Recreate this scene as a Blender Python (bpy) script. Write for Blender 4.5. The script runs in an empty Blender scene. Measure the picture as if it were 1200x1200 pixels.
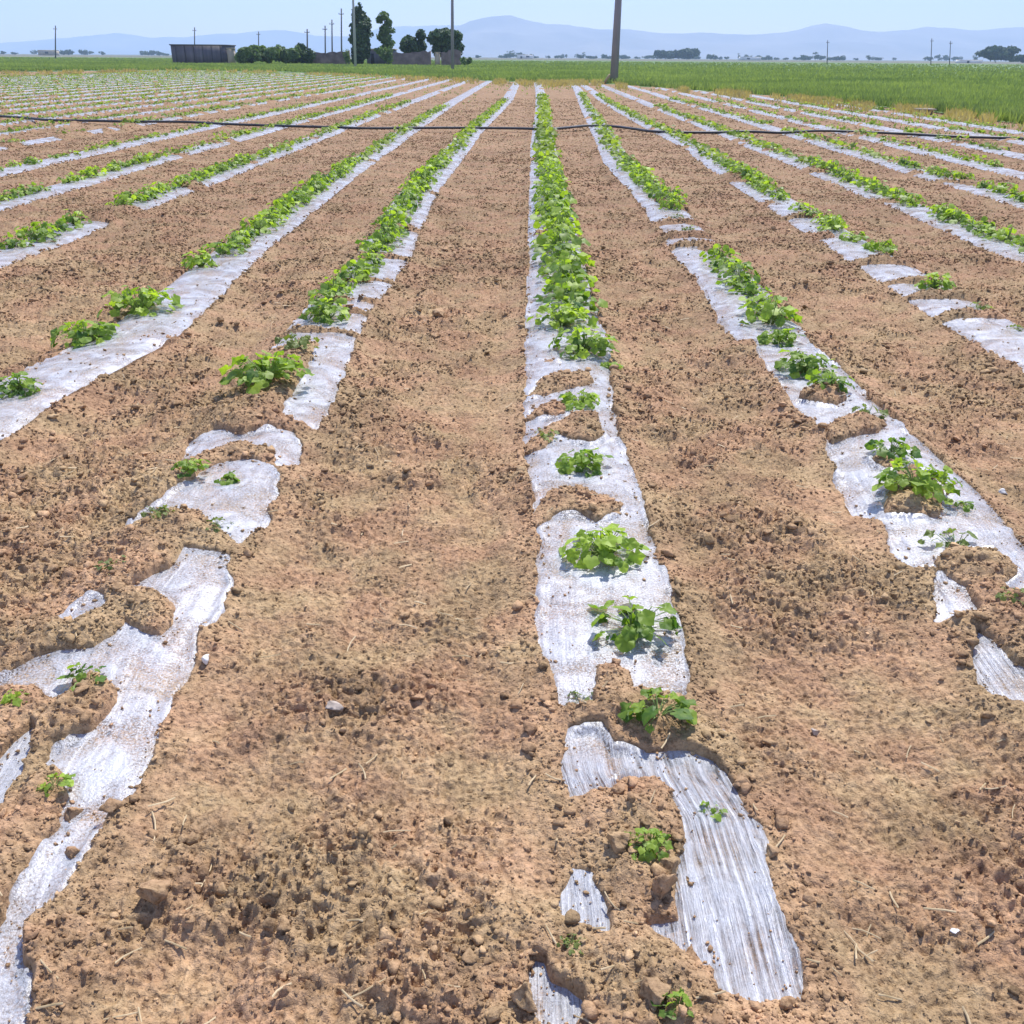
import bpy, math, random
import numpy as np
from mathutils import Matrix, Vector

random.seed(7)
rng = np.random.default_rng(11)
scene = bpy.context.scene
C = bpy.context.collection

# ------------------------------------------------------------------ camera
H = 1.55
F = 1100.0                      # focal length in pixels of a 1200 px wide picture
PITCH = math.atan(533.0 / F)
ROLL = math.radians(0.42)
cam_d = bpy.data.cameras.new('camera')
cam = bpy.data.objects.new('camera', cam_d)
C.objects.link(cam)
cam_d.sensor_width = 36.0
cam_d.lens = 36.0 * F / 1200.0
cam_d.clip_start = 0.05
cam_d.clip_end = 40000.0
R3 = Matrix.Rotation(math.pi / 2 - PITCH, 3, 'X') @ Matrix.Rotation(ROLL, 3, 'Z')
cam.matrix_world = Matrix.Translation((0, 0, H)) @ R3.to_4x4()
scene.camera = cam
RN = np.array(R3)


def ray(px, py):
    d = np.array([(px - 600.0) / F, -(py - 600.0) / F, -1.0])
    return RN @ d


def gnd(px, py, z=0.0):
    """point of the plane at height z seen at a pixel of the 1200 px photograph"""
    d = ray(px, py)
    t = (z - H) / d[2]
    return float(d[0] * t), float(d[1] * t)


def at_depth(px, py, Y):
    d = ray(px, py)
    t = Y / d[1]
    return float(d[0] * t), Y, float(H + d[2] * t)


# ------------------------------------------------------------------ noise
def _hash(ix, iy, seed):
    n = (ix.astype(np.int64) * 374761393 + iy.astype(np.int64) * 668265263 + seed * 974711) & 0xFFFFFFFF
    n = ((n ^ (n >> 13)) * 1274126177) & 0xFFFFFFFF
    n = ((n ^ (n >> 16)) * 2246822519) & 0xFFFFFFFF
    return ((n ^ (n >> 15)) & 0xFFFFFF).astype(np.float64) / 16777215.0


def vnoise(x, y, seed=0):
    x = np.asarray(x, float); y = np.asarray(y, float)
    ix = np.floor(x); iy = np.floor(y)
    fx = x - ix; fy = y - iy
    fx = fx * fx * (3 - 2 * fx); fy = fy * fy * (3 - 2 * fy)
    a = _hash(ix, iy, seed); b = _hash(ix + 1, iy, seed)
    c = _hash(ix, iy + 1, seed); d = _hash(ix + 1, iy + 1, seed)
    return (a * (1 - fx) + b * fx) * (1 - fy) + (c * (1 - fx) + d * fx) * fy


def fbm(x, y, seed=0, octaves=3):
    s = 0.0; amp = 1.0; tot = 0.0
    for o in range(octaves):
        s = s + amp * vnoise(x * 2 ** o + 17.3 * o, y * 2 ** o - 9.1 * o, seed + o * 31)
        tot += amp; amp *= 0.5
    return s / tot


def sstep(a, b, x):
    t = np.clip((x - a) / (b - a), 0, 1)
    return t * t * (3 - 2 * t)


# ------------------------------------------------------------------ the crop rows
VPX = 622.0
_v = ray(VPX, 67.0)
ROWDIR = float(_v[0] / _v[1])           # dx/dy of every row
KX = H / math.cos(PITCH)


def row_from_pixels(pts):
    w = np.array([gnd(px, py, 0.05) for px, py in pts])
    o = np.argsort(w[:, 1]); w = w[o]

    def f(Y):
        Y = np.asarray(Y, float)
        r = np.interp(Y, w[:, 1], w[:, 0])
        r = np.where(Y > w[-1, 1], w[-1, 0] + (Y - w[-1, 1]) * ROWDIR, r)
        s0 = (w[1, 0] - w[0, 0]) / (w[1, 1] - w[0, 1])
        r = np.where(Y < w[0, 1], w[0, 0] + (Y - w[0, 1]) * s0, r)
        return r
    return f


def row_from_slope(s, seed):
    x0 = s * KX

    def f(Y):
        Y = np.asarray(Y, float)
        return x0 + ROWDIR * Y + 0.10 * (vnoise(Y * 0.12, Y * 0 + seed, 5) - 0.5) + 0.03 * (vnoise(Y * 0.8, Y * 0 + seed, 6) - 0.5)
    return f


ROWS = {}
ROWS[0] = row_from_pixels([(634, 112), (636, 130), (636, 170), (652, 313), (662, 400), (669, 480), (683, 560), (700, 650),
                           (711, 720), (728, 820), (752, 900), (780, 950), (806, 1050), (822, 1140), (836, 1200)])
ROWS[-1] = row_from_pixels([(594, 118), (556, 152), (490, 227), (450, 300), (386, 380), (360, 420), (318, 480), (290, 512),
                            (238, 600), (212, 640), (165, 700), (116, 760), (68, 850), (12, 950), (-70, 1100)])
ROWS[1] = row_from_pixels([(676, 103), (690, 130), (708, 160), (724, 190), (770, 235), (822, 300), (850, 330), (908, 400), (948, 446),
                           (1004, 500), (1042, 540), (1084, 590), (1124, 640), (1176, 700), (1260, 800), (1345, 900)])
ROWS[2] = row_from_pixels([(690, 104), (711, 120), (759, 146), (812, 172), (852, 200), (938, 253), (1014, 300), (1090, 347), (1190, 403), (1320, 480)])
ROWS[-2] = row_from_pixels([(530, 120), (480, 152), (385, 217), (297, 283), (158, 397), (18, 465), (-200, 600)])
for i, s in {3: 2.5, 4: 3.35, 5: 4.15, 6: 4.95, 7: 5.8, 8: 6.6, -3: -2.5, -4: -3.36, -5: -4.28, -6: -5.4}.items():
    ROWS[i] = row_from_slope(s, i)
for k in range(18):
    i = -7 - k
    ROWS[i] = row_from_slope(-6.3 - 0.86 * k, i)

# far end of the striped field, as ground points (X, Y)
END = [gnd(*p) for p in [(-250, 88), (0, 86), (200, 84), (330, 86), (450, 91), (560, 96), (620, 98), (700, 99), (745, 103),
                         (900, 114), (1000, 124), (1100, 134), (1200, 149), (1400, 176)]]


def in_field(X, Y):
    """inside the striped field? (angle-wise interpolation of the far boundary)"""
    X = np.asarray(X, float); Y = np.asarray(Y, float)
    a = np.array([e[0] / e[1] for e in END]); r = np.array([e[1] for e in END])
    return np.interp(X / np.maximum(Y, 0.3), a, 1.0 / r) * np.maximum(Y, 0.3)     # < 1 inside


ROW_SPAN = {}
for i, f in ROWS.items():
    ys = np.arange(0.6, 130, 0.1)
    xs = f(ys)
    ok = (in_field(xs, ys) < 1.0) & (np.abs(xs) < 0.60 * ys + 1.3)
    if ok.any():
        ROW_SPAN[i] = (float(ys[ok].min()), float(ys[ok].max()))

# ---- hand traced outlines of the film that shows along the three nearest rows
ZF = 0.06
POLY = {
    0: dict(limit=428, outer=[
        [(612, 405), (617, 425), (617, 480), (615, 525), (621, 560), (628, 600), (634, 640), (632, 690), (633, 750), (650, 795), (655, 820), (695, 822),
         (698, 780), (720, 768), (742, 785), (745, 805), (800, 806), (808, 775), (795, 730), (784, 690), (765, 640), (752, 600), (742, 560),
         (728, 520), (720, 480), (713, 430), (708, 405)],
        [(672, 850), (706, 846), (716, 866), (760, 872), (800, 868), (836, 880), (858, 905), (886, 950), (892, 975), (905, 1020), (925, 1070),
         (943, 1100), (940, 1155), (905, 1150), (885, 1158), (850, 1148), (848, 1115), (820, 1108), (790, 1095), (752, 1073), (756, 1062),
         (795, 1062), (802, 1030), (806, 990), (800, 950), (795, 915), (770, 900), (735, 897), (716, 908), (690, 915), (670, 922), (664, 890)]],
        holes=[
        [(618, 466), (626, 452), (650, 443), (692, 441), (697, 454), (668, 460), (640, 470)],
        [(610, 494), (628, 481), (652, 476), (664, 484), (650, 494)],
        [(655, 500), (668, 490), (700, 492), (706, 518), (690, 527), (668, 520), (652, 514), (640, 530), (612, 534), (616, 520), (635, 508)],
        [(612, 622), (624, 598), (645, 585), (680, 579), (715, 587), (736, 600), (728, 611), (700, 618), (675, 607), (650, 609), (635, 622)]]),
    -1: dict(limit=408, outer=[
        [(372, 413), (385, 395), (425, 395), (408, 416), (402, 440), (385, 480), (372, 502), (345, 500), (330, 492), (345, 465), (360, 440)],
        [(212, 548), (225, 518), (250, 507), (285, 514), (310, 507), (345, 507), (352, 522), (345, 542), (328, 547), (320, 533), (290, 526), (270, 530), (245, 536)],
        [(187, 593), (240, 560), (267, 547), (300, 543), (323, 553), (325, 577), (310, 613), (280, 637), (257, 627), (237, 613), (200, 607), (143, 628), (150, 612)],
        [(67, 727), (85, 710), (105, 698), (122, 700), (124, 712), (105, 720), (80, 730)],
        [(147, 695), (200, 670), (217, 647), (267, 652), (267, 680), (258, 705), (238, 728), (224, 762), (208, 795), (187, 833), (171, 875),
         (150, 917), (120, 942), (100, 975), (67, 1027), (33, 1067), (23, 1100), (30, 1133), (22, 1185), (10, 1230), (-80, 1300), (-90, 1150),
         (0, 1060), (22, 1013), (67, 960), (80, 925), (70, 900), (45, 890), (60, 865), (107, 848), (135, 817), (132, 797), (110, 785),
         (82, 795), (65, 812), (25, 800), (-15, 805), (-15, 795), (40, 768), (77, 762), (112, 760), (130, 745), (147, 727), (172, 742),
         (190, 746), (203, 730), (207, 712), (185, 700)]], holes=[]),
    1: dict(limit=402, outer=[
        [(865, 385), (885, 405), (897, 434), (931, 475), (965, 512), (976, 539), (985, 565), (999, 595), (1034, 612), (1044, 645), (1068, 665),
         (1095, 672), (1100, 690), (1098, 722), (1150, 724), (1140, 708), (1125, 690), (1150, 695), (1180, 700), (1230, 715), (1255, 690),
         (1200, 638), (1145, 570), (1096, 535), (1051, 497), (1021, 471), (999, 437), (954, 411), (930, 385)]],
        holes=[
        [(930, 472), (945, 463), (980, 460), (992, 472), (980, 481), (960, 479)],
        [(966, 508), (985, 497), (1008, 490), (1034, 502), (1032, 513), (1012, 516), (992, 521), (974, 522)],
        [(1018, 546), (1040, 538), (1058, 550), (1050, 560), (1030, 557)],
        [(1034, 592), (1048, 560), (1070, 553), (1108, 580), (1097, 612), (1060, 610), (1033, 605)],
        [(1093, 665), (1105, 650), (1160, 650), (1192, 680), (1181, 699), (1150, 698), (1120, 689)]]),
}
SCRAPS = [
    ([(672, 1010), (690, 1015), (700, 1030), (712, 1055), (710, 1085), (690, 1075), (660, 1065), (658, 1045)],
     'thin torn scrap of film half buried in soil beside the streaky film end'),
    ([(628, 1115), (636, 1118), (640, 1140), (665, 1150), (680, 1160), (676, 1185), (660, 1210), (640, 1205), (632, 1180), (622, 1145)],
     'crumpled clear film scrap next to a brown clod at the picture bottom'),
    ([(-30, 925), (0, 888), (38, 850), (45, 858), (25, 895), (-5, 950)],
     'narrow bluish film strip lying apart on soil beside the widest greyish film'),
    ([(1145, 745), (1158, 752), (1180, 775), (1215, 800), (1225, 830), (1195, 826), (1165, 815), (1150, 800), (1143, 770)],
     'tapered film scrap cut off from the end of the row on the pole side'),
]


def to_ground(poly, z=ZF):
    return np.array([gnd(px, py, z) for px, py in poly])


def poly_sdf(X, Y, P):
    """signed distance (negative inside) from points to polygon P"""
    X = np.asarray(X, float); Y = np.asarray(Y, float)
    d2 = np.full(X.shape, 1e9); inside = np.zeros(X.shape, bool)
    n = len(P)
    for i in range(n):
        x1, y1 = P[i]; x2, y2 = P[(i + 1) % n]
        ex, ey = x2 - x1, y2 - y1
        t = np.clip(((X - x1) * ex + (Y - y1) * ey) / (ex * ex + ey * ey + 1e-12), 0, 1)
        d2 = np.minimum(d2, (X - x1 - t * ex) ** 2 + (Y - y1 - t * ey) ** 2)
        c = (y1 > Y) != (y2 > Y)
        inside ^= c & (X < (x2 - x1) * (Y - y1) / (y2 - y1 + 1e-12) + x1)
    d = np.sqrt(d2)
    return np.where(inside, -d, d)


for r in POLY.values():
    r['outer_g'] = [to_ground(p) for p in r['outer']]
    r['holes_g'] = [to_ground(p) for p in r['holes']]
    r['Ymax'] = None
for i, r in POLY.items():
    cx = {0: 662, -1: 372, 1: 905}[i]
    r['Ymax'] = gnd(cx, r['limit'], ZF)[1]
SCRAP_G = [to_ground(p, 0.04) for p, _ in SCRAPS]

# per row: how often soil is thrown across the film (0..1) and film half width
BANK = {0: 0.0, -1: 0.12, 1: 0.05, 2: 0.05, 3: 0.0, 4: 0.25, 5: 0.25, 6: 0.25, -2: -0.1, -3: 0.0, -4: 0.0, -5: 0.0, -6: 0.75}
GAPS = {2: [(308, 313), (255, 258), (332, 336), (349, 354), (371, 378)], -3: [(247, 262)], -2: [], 4: [], 1: [(262, 265), (277, 281), (289, 292)],
        -1: [(303, 306), (270, 273), (331, 334), (354, 357), (368, 371), (390, 394)]}
GAPY = {}
for i, gl in GAPS.items():
    out = []
    for y0, y1 in gl:
        # pixel rows -> ground distance on this row
        ys = np.linspace(1, 90, 6000); xs = ROWS[i](ys)
        zc = np.stack([xs, ys, np.full_like(ys, ZF - H)])
        c = RN.T @ zc
        pyy = 600 - F * c[1] / -c[2]
        out.append((float(np.interp(-y1, -pyy, ys)), float(np.interp(-y0, -pyy, ys))))
    GAPY[i] = out


def film_sdf(i, X, Y, U):
    """signed distance to the film that shows along row i; negative where film lies open"""
    hw = (0.235 if i > -7 else 0.15) + 0.035 * (vnoise(Y * 1.7, Y * 0 + i * 3.1, 21) - 0.5) + 0.012 * (vnoise(Y * 9, Y * 0 + i * 5.7, 22) - 0.5)
    s = np.abs(U + 0.03 * (vnoise(Y * 1.3, Y * 0 + i, 23) - 0.5)) - hw
    # soil thrown across
    bank = BANK.get(i, 0.1)
    b = fbm(Y * 1.45 + U * 0.9, U * 1.2 + i * 13.7, 31, 2)
    thr = 0.74 - 0.26 * bank
    s = np.maximum(s, (b - thr) * 0.55 - 0.01)
    for y0, y1 in GAPY.get(i, []):
        s = np.maximum(s, np.minimum(Y - y0, y1 - Y) + 0.03 * (vnoise(U * 14, Y * 9, 37) - 0.5))
    if i in POLY:
        r = POLY[i]
        near = Y < r['Ymax'] + 0.4
        if near.any():
            xn, yn = X[near], Y[near]
            p = np.full(xn.shape, 9.0)
            for P in r['outer_g']:
                p = np.minimum(p, poly_sdf(xn, yn, P))
            for P in r['holes_g']:
                p = np.maximum(p, -poly_sdf(xn, yn, P))
            s[near] = np.where(yn < r['Ymax'], p, s[near])
    s = s + 0.046 * (fbm(X * 11, Y * 11, 41, 4) - 0.5)
    return s


def bed(u, y):
    h = 0.075 * np.exp(-(u / 0.26) ** 4 * 0.9)
    return h * sstep(1.2, 3.0, y) * 0.8 + h * 0.2


def row_info(X, Y):
    """nearest row's index and offset for every point"""
    U = np.full(X.shape, 9.0); I = np.full(X.shape, 99)
    for i, f in ROWS.items():
        if i not in ROW_SPAN:
            continue
        m = (Y < ROW_SPAN[i][1] + 1.0)
        u = X - f(Y)
        b = m & (np.abs(u) < np.abs(U))
        U[b] = u[b]; I[b] = i
    return U, I


def soft_height(X, Y, U):
    """the smooth lie of the land, without crumbs"""
    z = bed(U, Y)
    z = z + 0.075 * (fbm(X * 0.9, Y * 0.55, 51, 2) - 0.5) * sstep(0.1, 0.5, np.abs(U))
    return z


def clump(X, Y):
    """0..1: where the tilth is crumbly rather than trodden smooth"""
    return sstep(0.40, 0.62, 0.62 * fbm(X * 1.5 + 3, Y * 1.5, 61, 3) + 0.38 * fbm(X * 5.0, Y * 5.0, 67, 2))


def soil_height(X, Y):
    U, I = row_info(X, Y)
    z = soft_height(X, Y, U)
    base = z.copy()
    k = clump(X, Y)
    fine = np.clip(1.3 - Y / 26.0, 0.6, 1)
    n1 = fbm(X * 7, Y * 7, 71, 3) - 0.5
    b1 = 1 - np.abs(2 * fbm(X * 19, Y * 19, 73, 2) - 1)
    b2 = 1 - np.abs(2 * vnoise(X * 52, Y * 52, 75) - 1)
    b3 = vnoise(X * 120, Y * 120, 77)
    kk = np.maximum(k, sstep(4.0, 9.0, Y) * 0.75)
    kk = 0.10 + 0.85 * kk
    rough = 0.055 * n1 + kk * (0.034 * b1 + 0.015 * b2) + 0.009 * b2 + 0.008 * b3
    z = z + rough * fine
    # film: the soil lies under it where it shows and over it elsewhere
    sd = np.full(X.shape, 9.0)
    for i in ROW_SPAN:
        m = (I == i) & (np.abs(U) < 0.50) & (Y > ROW_SPAN[i][0] - 1.0)
        if m.any():
            sd[m] = film_sdf(i, X[m], Y[m], U[m])
    nearscrap = Y < 3.4
    if nearscrap.any():
        for P in SCRAP_G:
            s = poly_sdf(X[nearscrap], Y[nearscrap], P) + 0.02 * (fbm(X[nearscrap] * 30, Y[nearscrap] * 30, 79, 2) - 0.5)
            sd[nearscrap] = np.minimum(sd[nearscrap], s)
    cover = base + 0.0105 + 0.60 * np.abs(rough) * fine + (0.004 + 0.020 * sstep(0.22, 0.10, np.abs(U))) * sstep(0.0, 0.09, sd) * (0.4 + vnoise(X * 17, Y * 17, 88))
    zone = sd < 0.16
    t = sstep(-0.004, 0.012, sd)
    under = base - 0.009 + 0.004 * (b3 - 0.5)
    zz = under * (1 - t) + cover * t
    w = sstep(0.10, 0.16, sd)
    z = np.where(zone, zz * (1 - w) + z * w, z)
    return z, sd


FILM_LIFT = 0.006


# ------------------------------------------------------------------ materials
def new_mat(name):
    m = bpy.data.materials.new(name); m.use_nodes = True
    nt = m.node_tree
    return m, nt, nt.nodes['Principled BSDF'], nt.nodes['Material Output']


def N(nt, t, **kw):
    n = nt.nodes.new(t)
    for k, v in kw.items():
        if isinstance(v, (int, float, tuple, list)) and k[0].isupper():
            n.inputs[k].default_value = v
        else:
            setattr(n, k, v)
    return n


def noise(nt, coord, scale, detail=3.0, rough=0.55, dist=0.0):
    n = N(nt, 'ShaderNodeTexNoise')
    n.inputs['Scale'].default_value = scale
    n.inputs['Detail'].default_value = detail
    n.inputs['Roughness'].default_value = rough
    n.inputs['Distortion'].default_value = dist
    nt.links.new(coord, n.inputs['Vector'])
    return n.outputs['Fac']


def ramp(nt, fac, stops):
    n = N(nt, 'ShaderNodeValToRGB')
    cr = n.color_ramp
    while len(cr.elements) < len(stops):
        cr.elements.new(0.5)
    for e, (p, c) in zip(cr.elements, stops):
        e.position = p
        e.color = (*c, 1) if len(c) == 3 else c
    nt.links.new(fac, n.inputs['Fac'])
    return n.outputs['Color']


def mixc(nt, fac, a, b, mode='MIX'):
    n = N(nt, 'ShaderNodeMix', data_type='RGBA', blend_type=mode)
    for s, v in ((0, fac), (6, a), (7, b)):
        if hasattr(v, 'is_linked'):
            nt.links.new(v, n.inputs[s])
        elif isinstance(v, (int, float)):
            n.inputs[s].default_value = v
        else:
            n.inputs[s].default_value = (*v, 1)
    return n.outputs[2]


def math_n(nt, op, a, b=None):
    n = N(nt, 'ShaderNodeMath', operation=op)
    for s, v in ((0, a), (1, b)):
        if v is None:
            continue
        if hasattr(v, 'is_linked'):
            nt.links.new(v, n.inputs[s])
        else:
            n.inputs[s].default_value = v
    return n.outputs[0]


def bump(nt, height, dist, strength=1.0, normal=None):
    n = N(nt, 'ShaderNodeBump')
    n.inputs['Distance'].default_value = dist
    n.inputs['Strength'].default_value = strength
    nt.links.new(height, n.inputs['Height'])
    if normal is not None:
        nt.links.new(normal, n.inputs['Normal'])
    return n.outputs['Normal']


def position(nt):
    return N(nt, 'ShaderNodeNewGeometry').outputs['Position']


def soil_color(nt, pos):
    big = noise(nt, pos, 1.1, 4, 0.6)
    mid = noise(nt, pos, 7.0, 4, 0.65)
    fine = noise(nt, pos, 60.0, 3, 0.7)
    c1 = ramp(nt, big, [(0.32, (0.265, 0.172, 0.108)), (0.5, (0.370, 0.248, 0.155)), (0.68, (0.470, 0.325, 0.205))])
    c2 = ramp(nt, mid, [(0.30, (0.185, 0.120, 0.080)), (0.5, (0.360, 0.240, 0.152)), (0.72, (0.510, 0.360, 0.232))])
    c = mixc(nt, 0.5, c1, c2)
    c3 = ramp(nt, fine, [(0.30, (0.45, 0.42, 0.40)), (0.5, (1.0, 1.0, 1.0)), (0.72, (1.28, 1.28, 1.30))])
    c = mixc(nt, 1.0, c, c3, 'MULTIPLY')
    tint = noise(nt, pos, 3.3, 3, 0.6)
    t2 = ramp(nt, tint, [(0.40, (0.94, 1.01, 0.96)), (0.62, (1.06, 0.98, 1.0))])
    c = mixc(nt, 0.8, c, t2, 'MULTIPLY')
    return mixc(nt, 1.0, c, (1.10, 1.07, 0.97), 'MULTIPLY')


def mat_soil():
    m, nt, b, out = new_mat('soil')
    pos = position(nt)
    c = soil_color(nt, pos)
    # far beyond the field the open plain is paler, dry ground
    sep = N(nt, 'ShaderNodeSeparateXYZ'); nt.links.new(pos, sep.inputs[0])
    mr = N(nt, 'ShaderNodeMapRange'); mr.inputs[1].default_value = 200; mr.inputs[2].default_value = 500
    nt.links.new(sep.outputs['Y'], mr.inputs[0])
    plain = ramp(nt, noise(nt, pos, 0.006, 4, 0.6), [(0.35, (0.10, 0.13, 0.07)), (0.5, (0.19, 0.19, 0.13)), (0.65, (0.30, 0.28, 0.22))])
    c = mixc(nt, mr.outputs[0], c, plain)
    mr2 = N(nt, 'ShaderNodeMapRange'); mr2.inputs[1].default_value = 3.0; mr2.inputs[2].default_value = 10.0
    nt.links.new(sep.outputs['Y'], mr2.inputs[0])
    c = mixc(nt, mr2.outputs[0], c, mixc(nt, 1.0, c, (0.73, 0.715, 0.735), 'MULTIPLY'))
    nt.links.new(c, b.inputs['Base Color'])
    b.inputs['Roughness'].default_value = 0.95
    b.inputs['Specular IOR Level'].default_value = 0.15
    h = noise(nt, pos, 140.0, 4, 0.7)
    h2 = noise(nt, pos, 38.0, 3, 0.6)
    n = bump(nt, h2, 0.014, 1.0)
    n = bump(nt, h, 0.006, 1.0, n)
    nt.links.new(n, b.inputs['Normal'])
    return m


def mat_clod():
    m, nt, b, out = new_mat('clod_soil')
    pos = position(nt)
    c = soil_color(nt, pos)
    a = N(nt, 'ShaderNodeAttribute', attribute_name='tone')
    c = mixc(nt, 1.0, c, a.outputs['Color'], 'MULTIPLY')
    nt.links.new(c, b.inputs['Base Color'])
    b.inputs['Roughness'].default_value = 0.95
    b.inputs['Specular IOR Level'].default_value = 0.15
    nt.links.new(bump(nt, noise(nt, pos, 130, 4, 0.7), 0.005, 0.9), b.inputs['Normal'])
    return m


def mat_stone(col, col2):
    m, nt, b, out = new_mat('stone')
    pos = position(nt)
    nt.links.new(ramp(nt, noise(nt, pos, 45, 4, 0.6), [(0.3, col), (0.7, col2)]), b.inputs['Base Color'])
    b.inputs['Roughness'].default_value = 0.85
    nt.links.new(bump(nt, noise(nt, pos, 90, 4, 0.6), 0.004, 0.8), b.inputs['Normal'])
    return m


def mat_film():
    m, nt, b, out = new_mat('mulch_film')
    uv = N(nt, 'ShaderNodeUVMap').outputs['UV']        # u across, v along, in metres
    mp = N(nt, 'ShaderNodeMapping'); mp.inputs['Scale'].default_value = (95, 3.2, 1)
    nt.links.new(uv, mp.inputs['Vector'])
    streak = noise(nt, mp.outputs[0], 1.0, 4, 0.65, 0.6)
    mp2 = N(nt, 'ShaderNodeMapping'); mp2.inputs['Scale'].default_value = (15, 2.4, 1)
    nt.links.new(uv, mp2.inputs['Vector'])
    fold = noise(nt, mp2.outputs[0], 1.0, 2, 0.5, 1.2)
    dew = noise(nt, uv, 150, 3, 0.75)
    patch = noise(nt, uv, 6, 6, 0.68, 0.8)
    dust = noise(nt, uv, 26, 5, 0.7)
    st = N(nt, 'ShaderNodeAttribute', attribute_name='stretch').outputs['Fac']
    b.inputs['Base Color'].default_value = (0.66, 0.69, 0.76, 1)
    cd = ramp(nt, dust, [(0.42, (0.58, 0.60, 0.65)), (0.62, (0.54, 0.55, 0.58)), (0.80, (0.42, 0.39, 0.36))])
    nt.links.new(cd, b.inputs['Base Color'])
    b.inputs['Roughness'].default_value = 0.26
    b.inputs['Specular IOR Level'].default_value = 0.8
    # wrinkles
    h = math_n(nt, 'ADD', math_n(nt, 'MULTIPLY', streak, math_n(nt, 'ADD', math_n(nt, 'MULTIPLY', st, 1.9), 0.02)), math_n(nt, 'MULTIPLY', patch, 0.8))
    h = math_n(nt, 'ADD', h, math_n(nt, 'MULTIPLY', fold, 0.9))
    n = bump(nt, h, 0.014, 0.8)
    n = bump(nt, dew, 0.0025, 0.8, n)
    nt.links.new(n, b.inputs['Normal'])
    tr = N(nt, 'ShaderNodeBsdfTransparent')
    # clear where wet or pulled tight, milky where it is dusty or beaded with water
    f1 = ramp(nt, dew, [(0.36, (0.74,) * 3), (0.60, (0.30,) * 3)])
    f2 = ramp(nt, streak, [(0.36, (0.72,) * 3), (0.60, (0.10,) * 3)])
    fac = mixc(nt, math_n(nt, 'MULTIPLY', st, 0.85), f1, f2)
    f3 = ramp(nt, patch, [(0.38, (1.45,) * 3), (0.62, (0.55,) * 3)])
    fac = mixc(nt, 1.0, fac, f3, 'MULTIPLY')
    mx = N(nt, 'ShaderNodeMixShader')
    nt.links.new(fac, mx.inputs[0])
    nt.links.new(b.outputs[0], mx.inputs[1]); nt.links.new(tr.outputs[0], mx.inputs[2])
    nt.links.new(mx.outputs[0], out.inputs['Surface'])
    return m


def mat_leaf(name, lo, hi, trans=0.45, obj_var=True, scale=30, rough=0.5):
    m, nt, b, out = new_mat(name)
    pos = position(nt)
    f = noise(nt, pos, scale, 3, 0.6)
    a = N(nt, 'ShaderNodeAttribute', attribute_name='tone')
    fac = math_n(nt, 'ADD', math_n(nt, 'MULTIPLY', f, 0.7), math_n(nt, 'MULTIPLY', a.outputs['Fac'], 0.6))
    if obj_var:
        oi = N(nt, 'ShaderNodeObjectInfo')
        fac = math_n(nt, 'ADD', fac, math_n(nt, 'MULTIPLY', math_n(nt, 'SUBTRACT', oi.outputs['Random'], 0.5), 0.35))
    c = ramp(nt, fac, [(0.30, lo), (0.95, hi)])
    nt.links.new(c, b.inputs['Base Color'])
    b.inputs['Roughness'].default_value = rough
    b.inputs['Specular IOR Level'].default_value = 0.35
    if trans > 0:
        t = N(nt, 'ShaderNodeBsdfTranslucent')
        c2 = mixc(nt, 1.0, c, (1.35, 1.4, 0.45), 'MULTIPLY')
        nt.links.new(c2, t.inputs['Color'])
        mx = N(nt, 'ShaderNodeMixShader'); mx.inputs[0].default_value = trans
        nt.links.new(b.outputs[0], mx.inputs[1]); nt.links.new(t.outputs[0], mx.inputs[2])
        nt.links.new(mx.outputs[0], out.inputs['Surface'])
    return m


def mat_plain(name, c1, c2, scale=3.0, rough=0.85, bumpd=0.0, stretch=None):
    m, nt, b, out = new_mat(name)
    tc = N(nt, 'ShaderNodeTexCoord').outputs['Object']
    if stretch:
        mp = N(nt, 'ShaderNodeMapping'); mp.inputs['Scale'].default_value = stretch
        nt.links.new(tc, mp.inputs['Vector']); tc = mp.outputs[0]
    f = noise(nt, tc, scale, 4, 0.6)
    nt.links.new(ramp(nt, f, [(0.32, c1), (0.68, c2)]), b.inputs['Base Color'])
    b.inputs['Roughness'].default_value = rough
    if bumpd:
        nt.links.new(bump(nt, f, bumpd, 0.8), b.inputs['Normal'])
    return m


M = {}
M['soil'] = mat_soil()
M['clod'] = mat_clod()
M['film'] = mat_film()
M['leaf'] = mat_leaf('crop_leaf', (0.070, 0.155, 0.028), (0.385, 0.520, 0.075), 0.48)
M['leaf_dull'] = mat_leaf('crop_leaf_dull', (0.090, 0.135, 0.035), (0.260, 0.310, 0.095), 0.40)
M['stem'] = mat_leaf('crop_stem', (0.13, 0.20, 0.05), (0.24, 0.33, 0.10), 0.0)
M['grass'] = mat_leaf('green_crop', (0.090, 0.140, 0.065), (0.270, 0.335, 0.140), 0.42, False, 0.35)
M['dry'] = mat_leaf('dry_grass', (0.32, 0.26, 0.11), (0.54, 0.44, 0.22), 0.25, False, 0.6)
M['straw'] = mat_leaf('straw', (0.30, 0.22, 0.11), (0.52, 0.40, 0.24), 0.0, False, 20)
M['hose'] = mat_plain('hose_rubber', (0.020, 0.021, 0.026), (0.055, 0.055, 0.062), 6, 0.55)
M['pole'] = mat_plain('weathered_pole', (0.16, 0.16, 0.17), (0.25, 0.245, 0.25), 1.2, 0.8, 0.01, (1, 1, 0.2))
M['pole_pale'] = mat_plain('pale_pole', (0.26, 0.28, 0.26), (0.36, 0.38, 0.35), 1.2, 0.8, 0.0, (1, 1, 0.2))
M['pole_far'] = mat_plain('dark_wood_pole', (0.08, 0.08, 0.095), (0.14, 0.135, 0.145), 1.2, 0.85, 0.0, (1, 1, 0.2))
M['shed'] = mat_plain('dark_sheet_wall', (0.075, 0.070, 0.092), (0.130, 0.122, 0.145), 0.7, 0.7, 0.02, (3, 3, 0.3))
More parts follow.
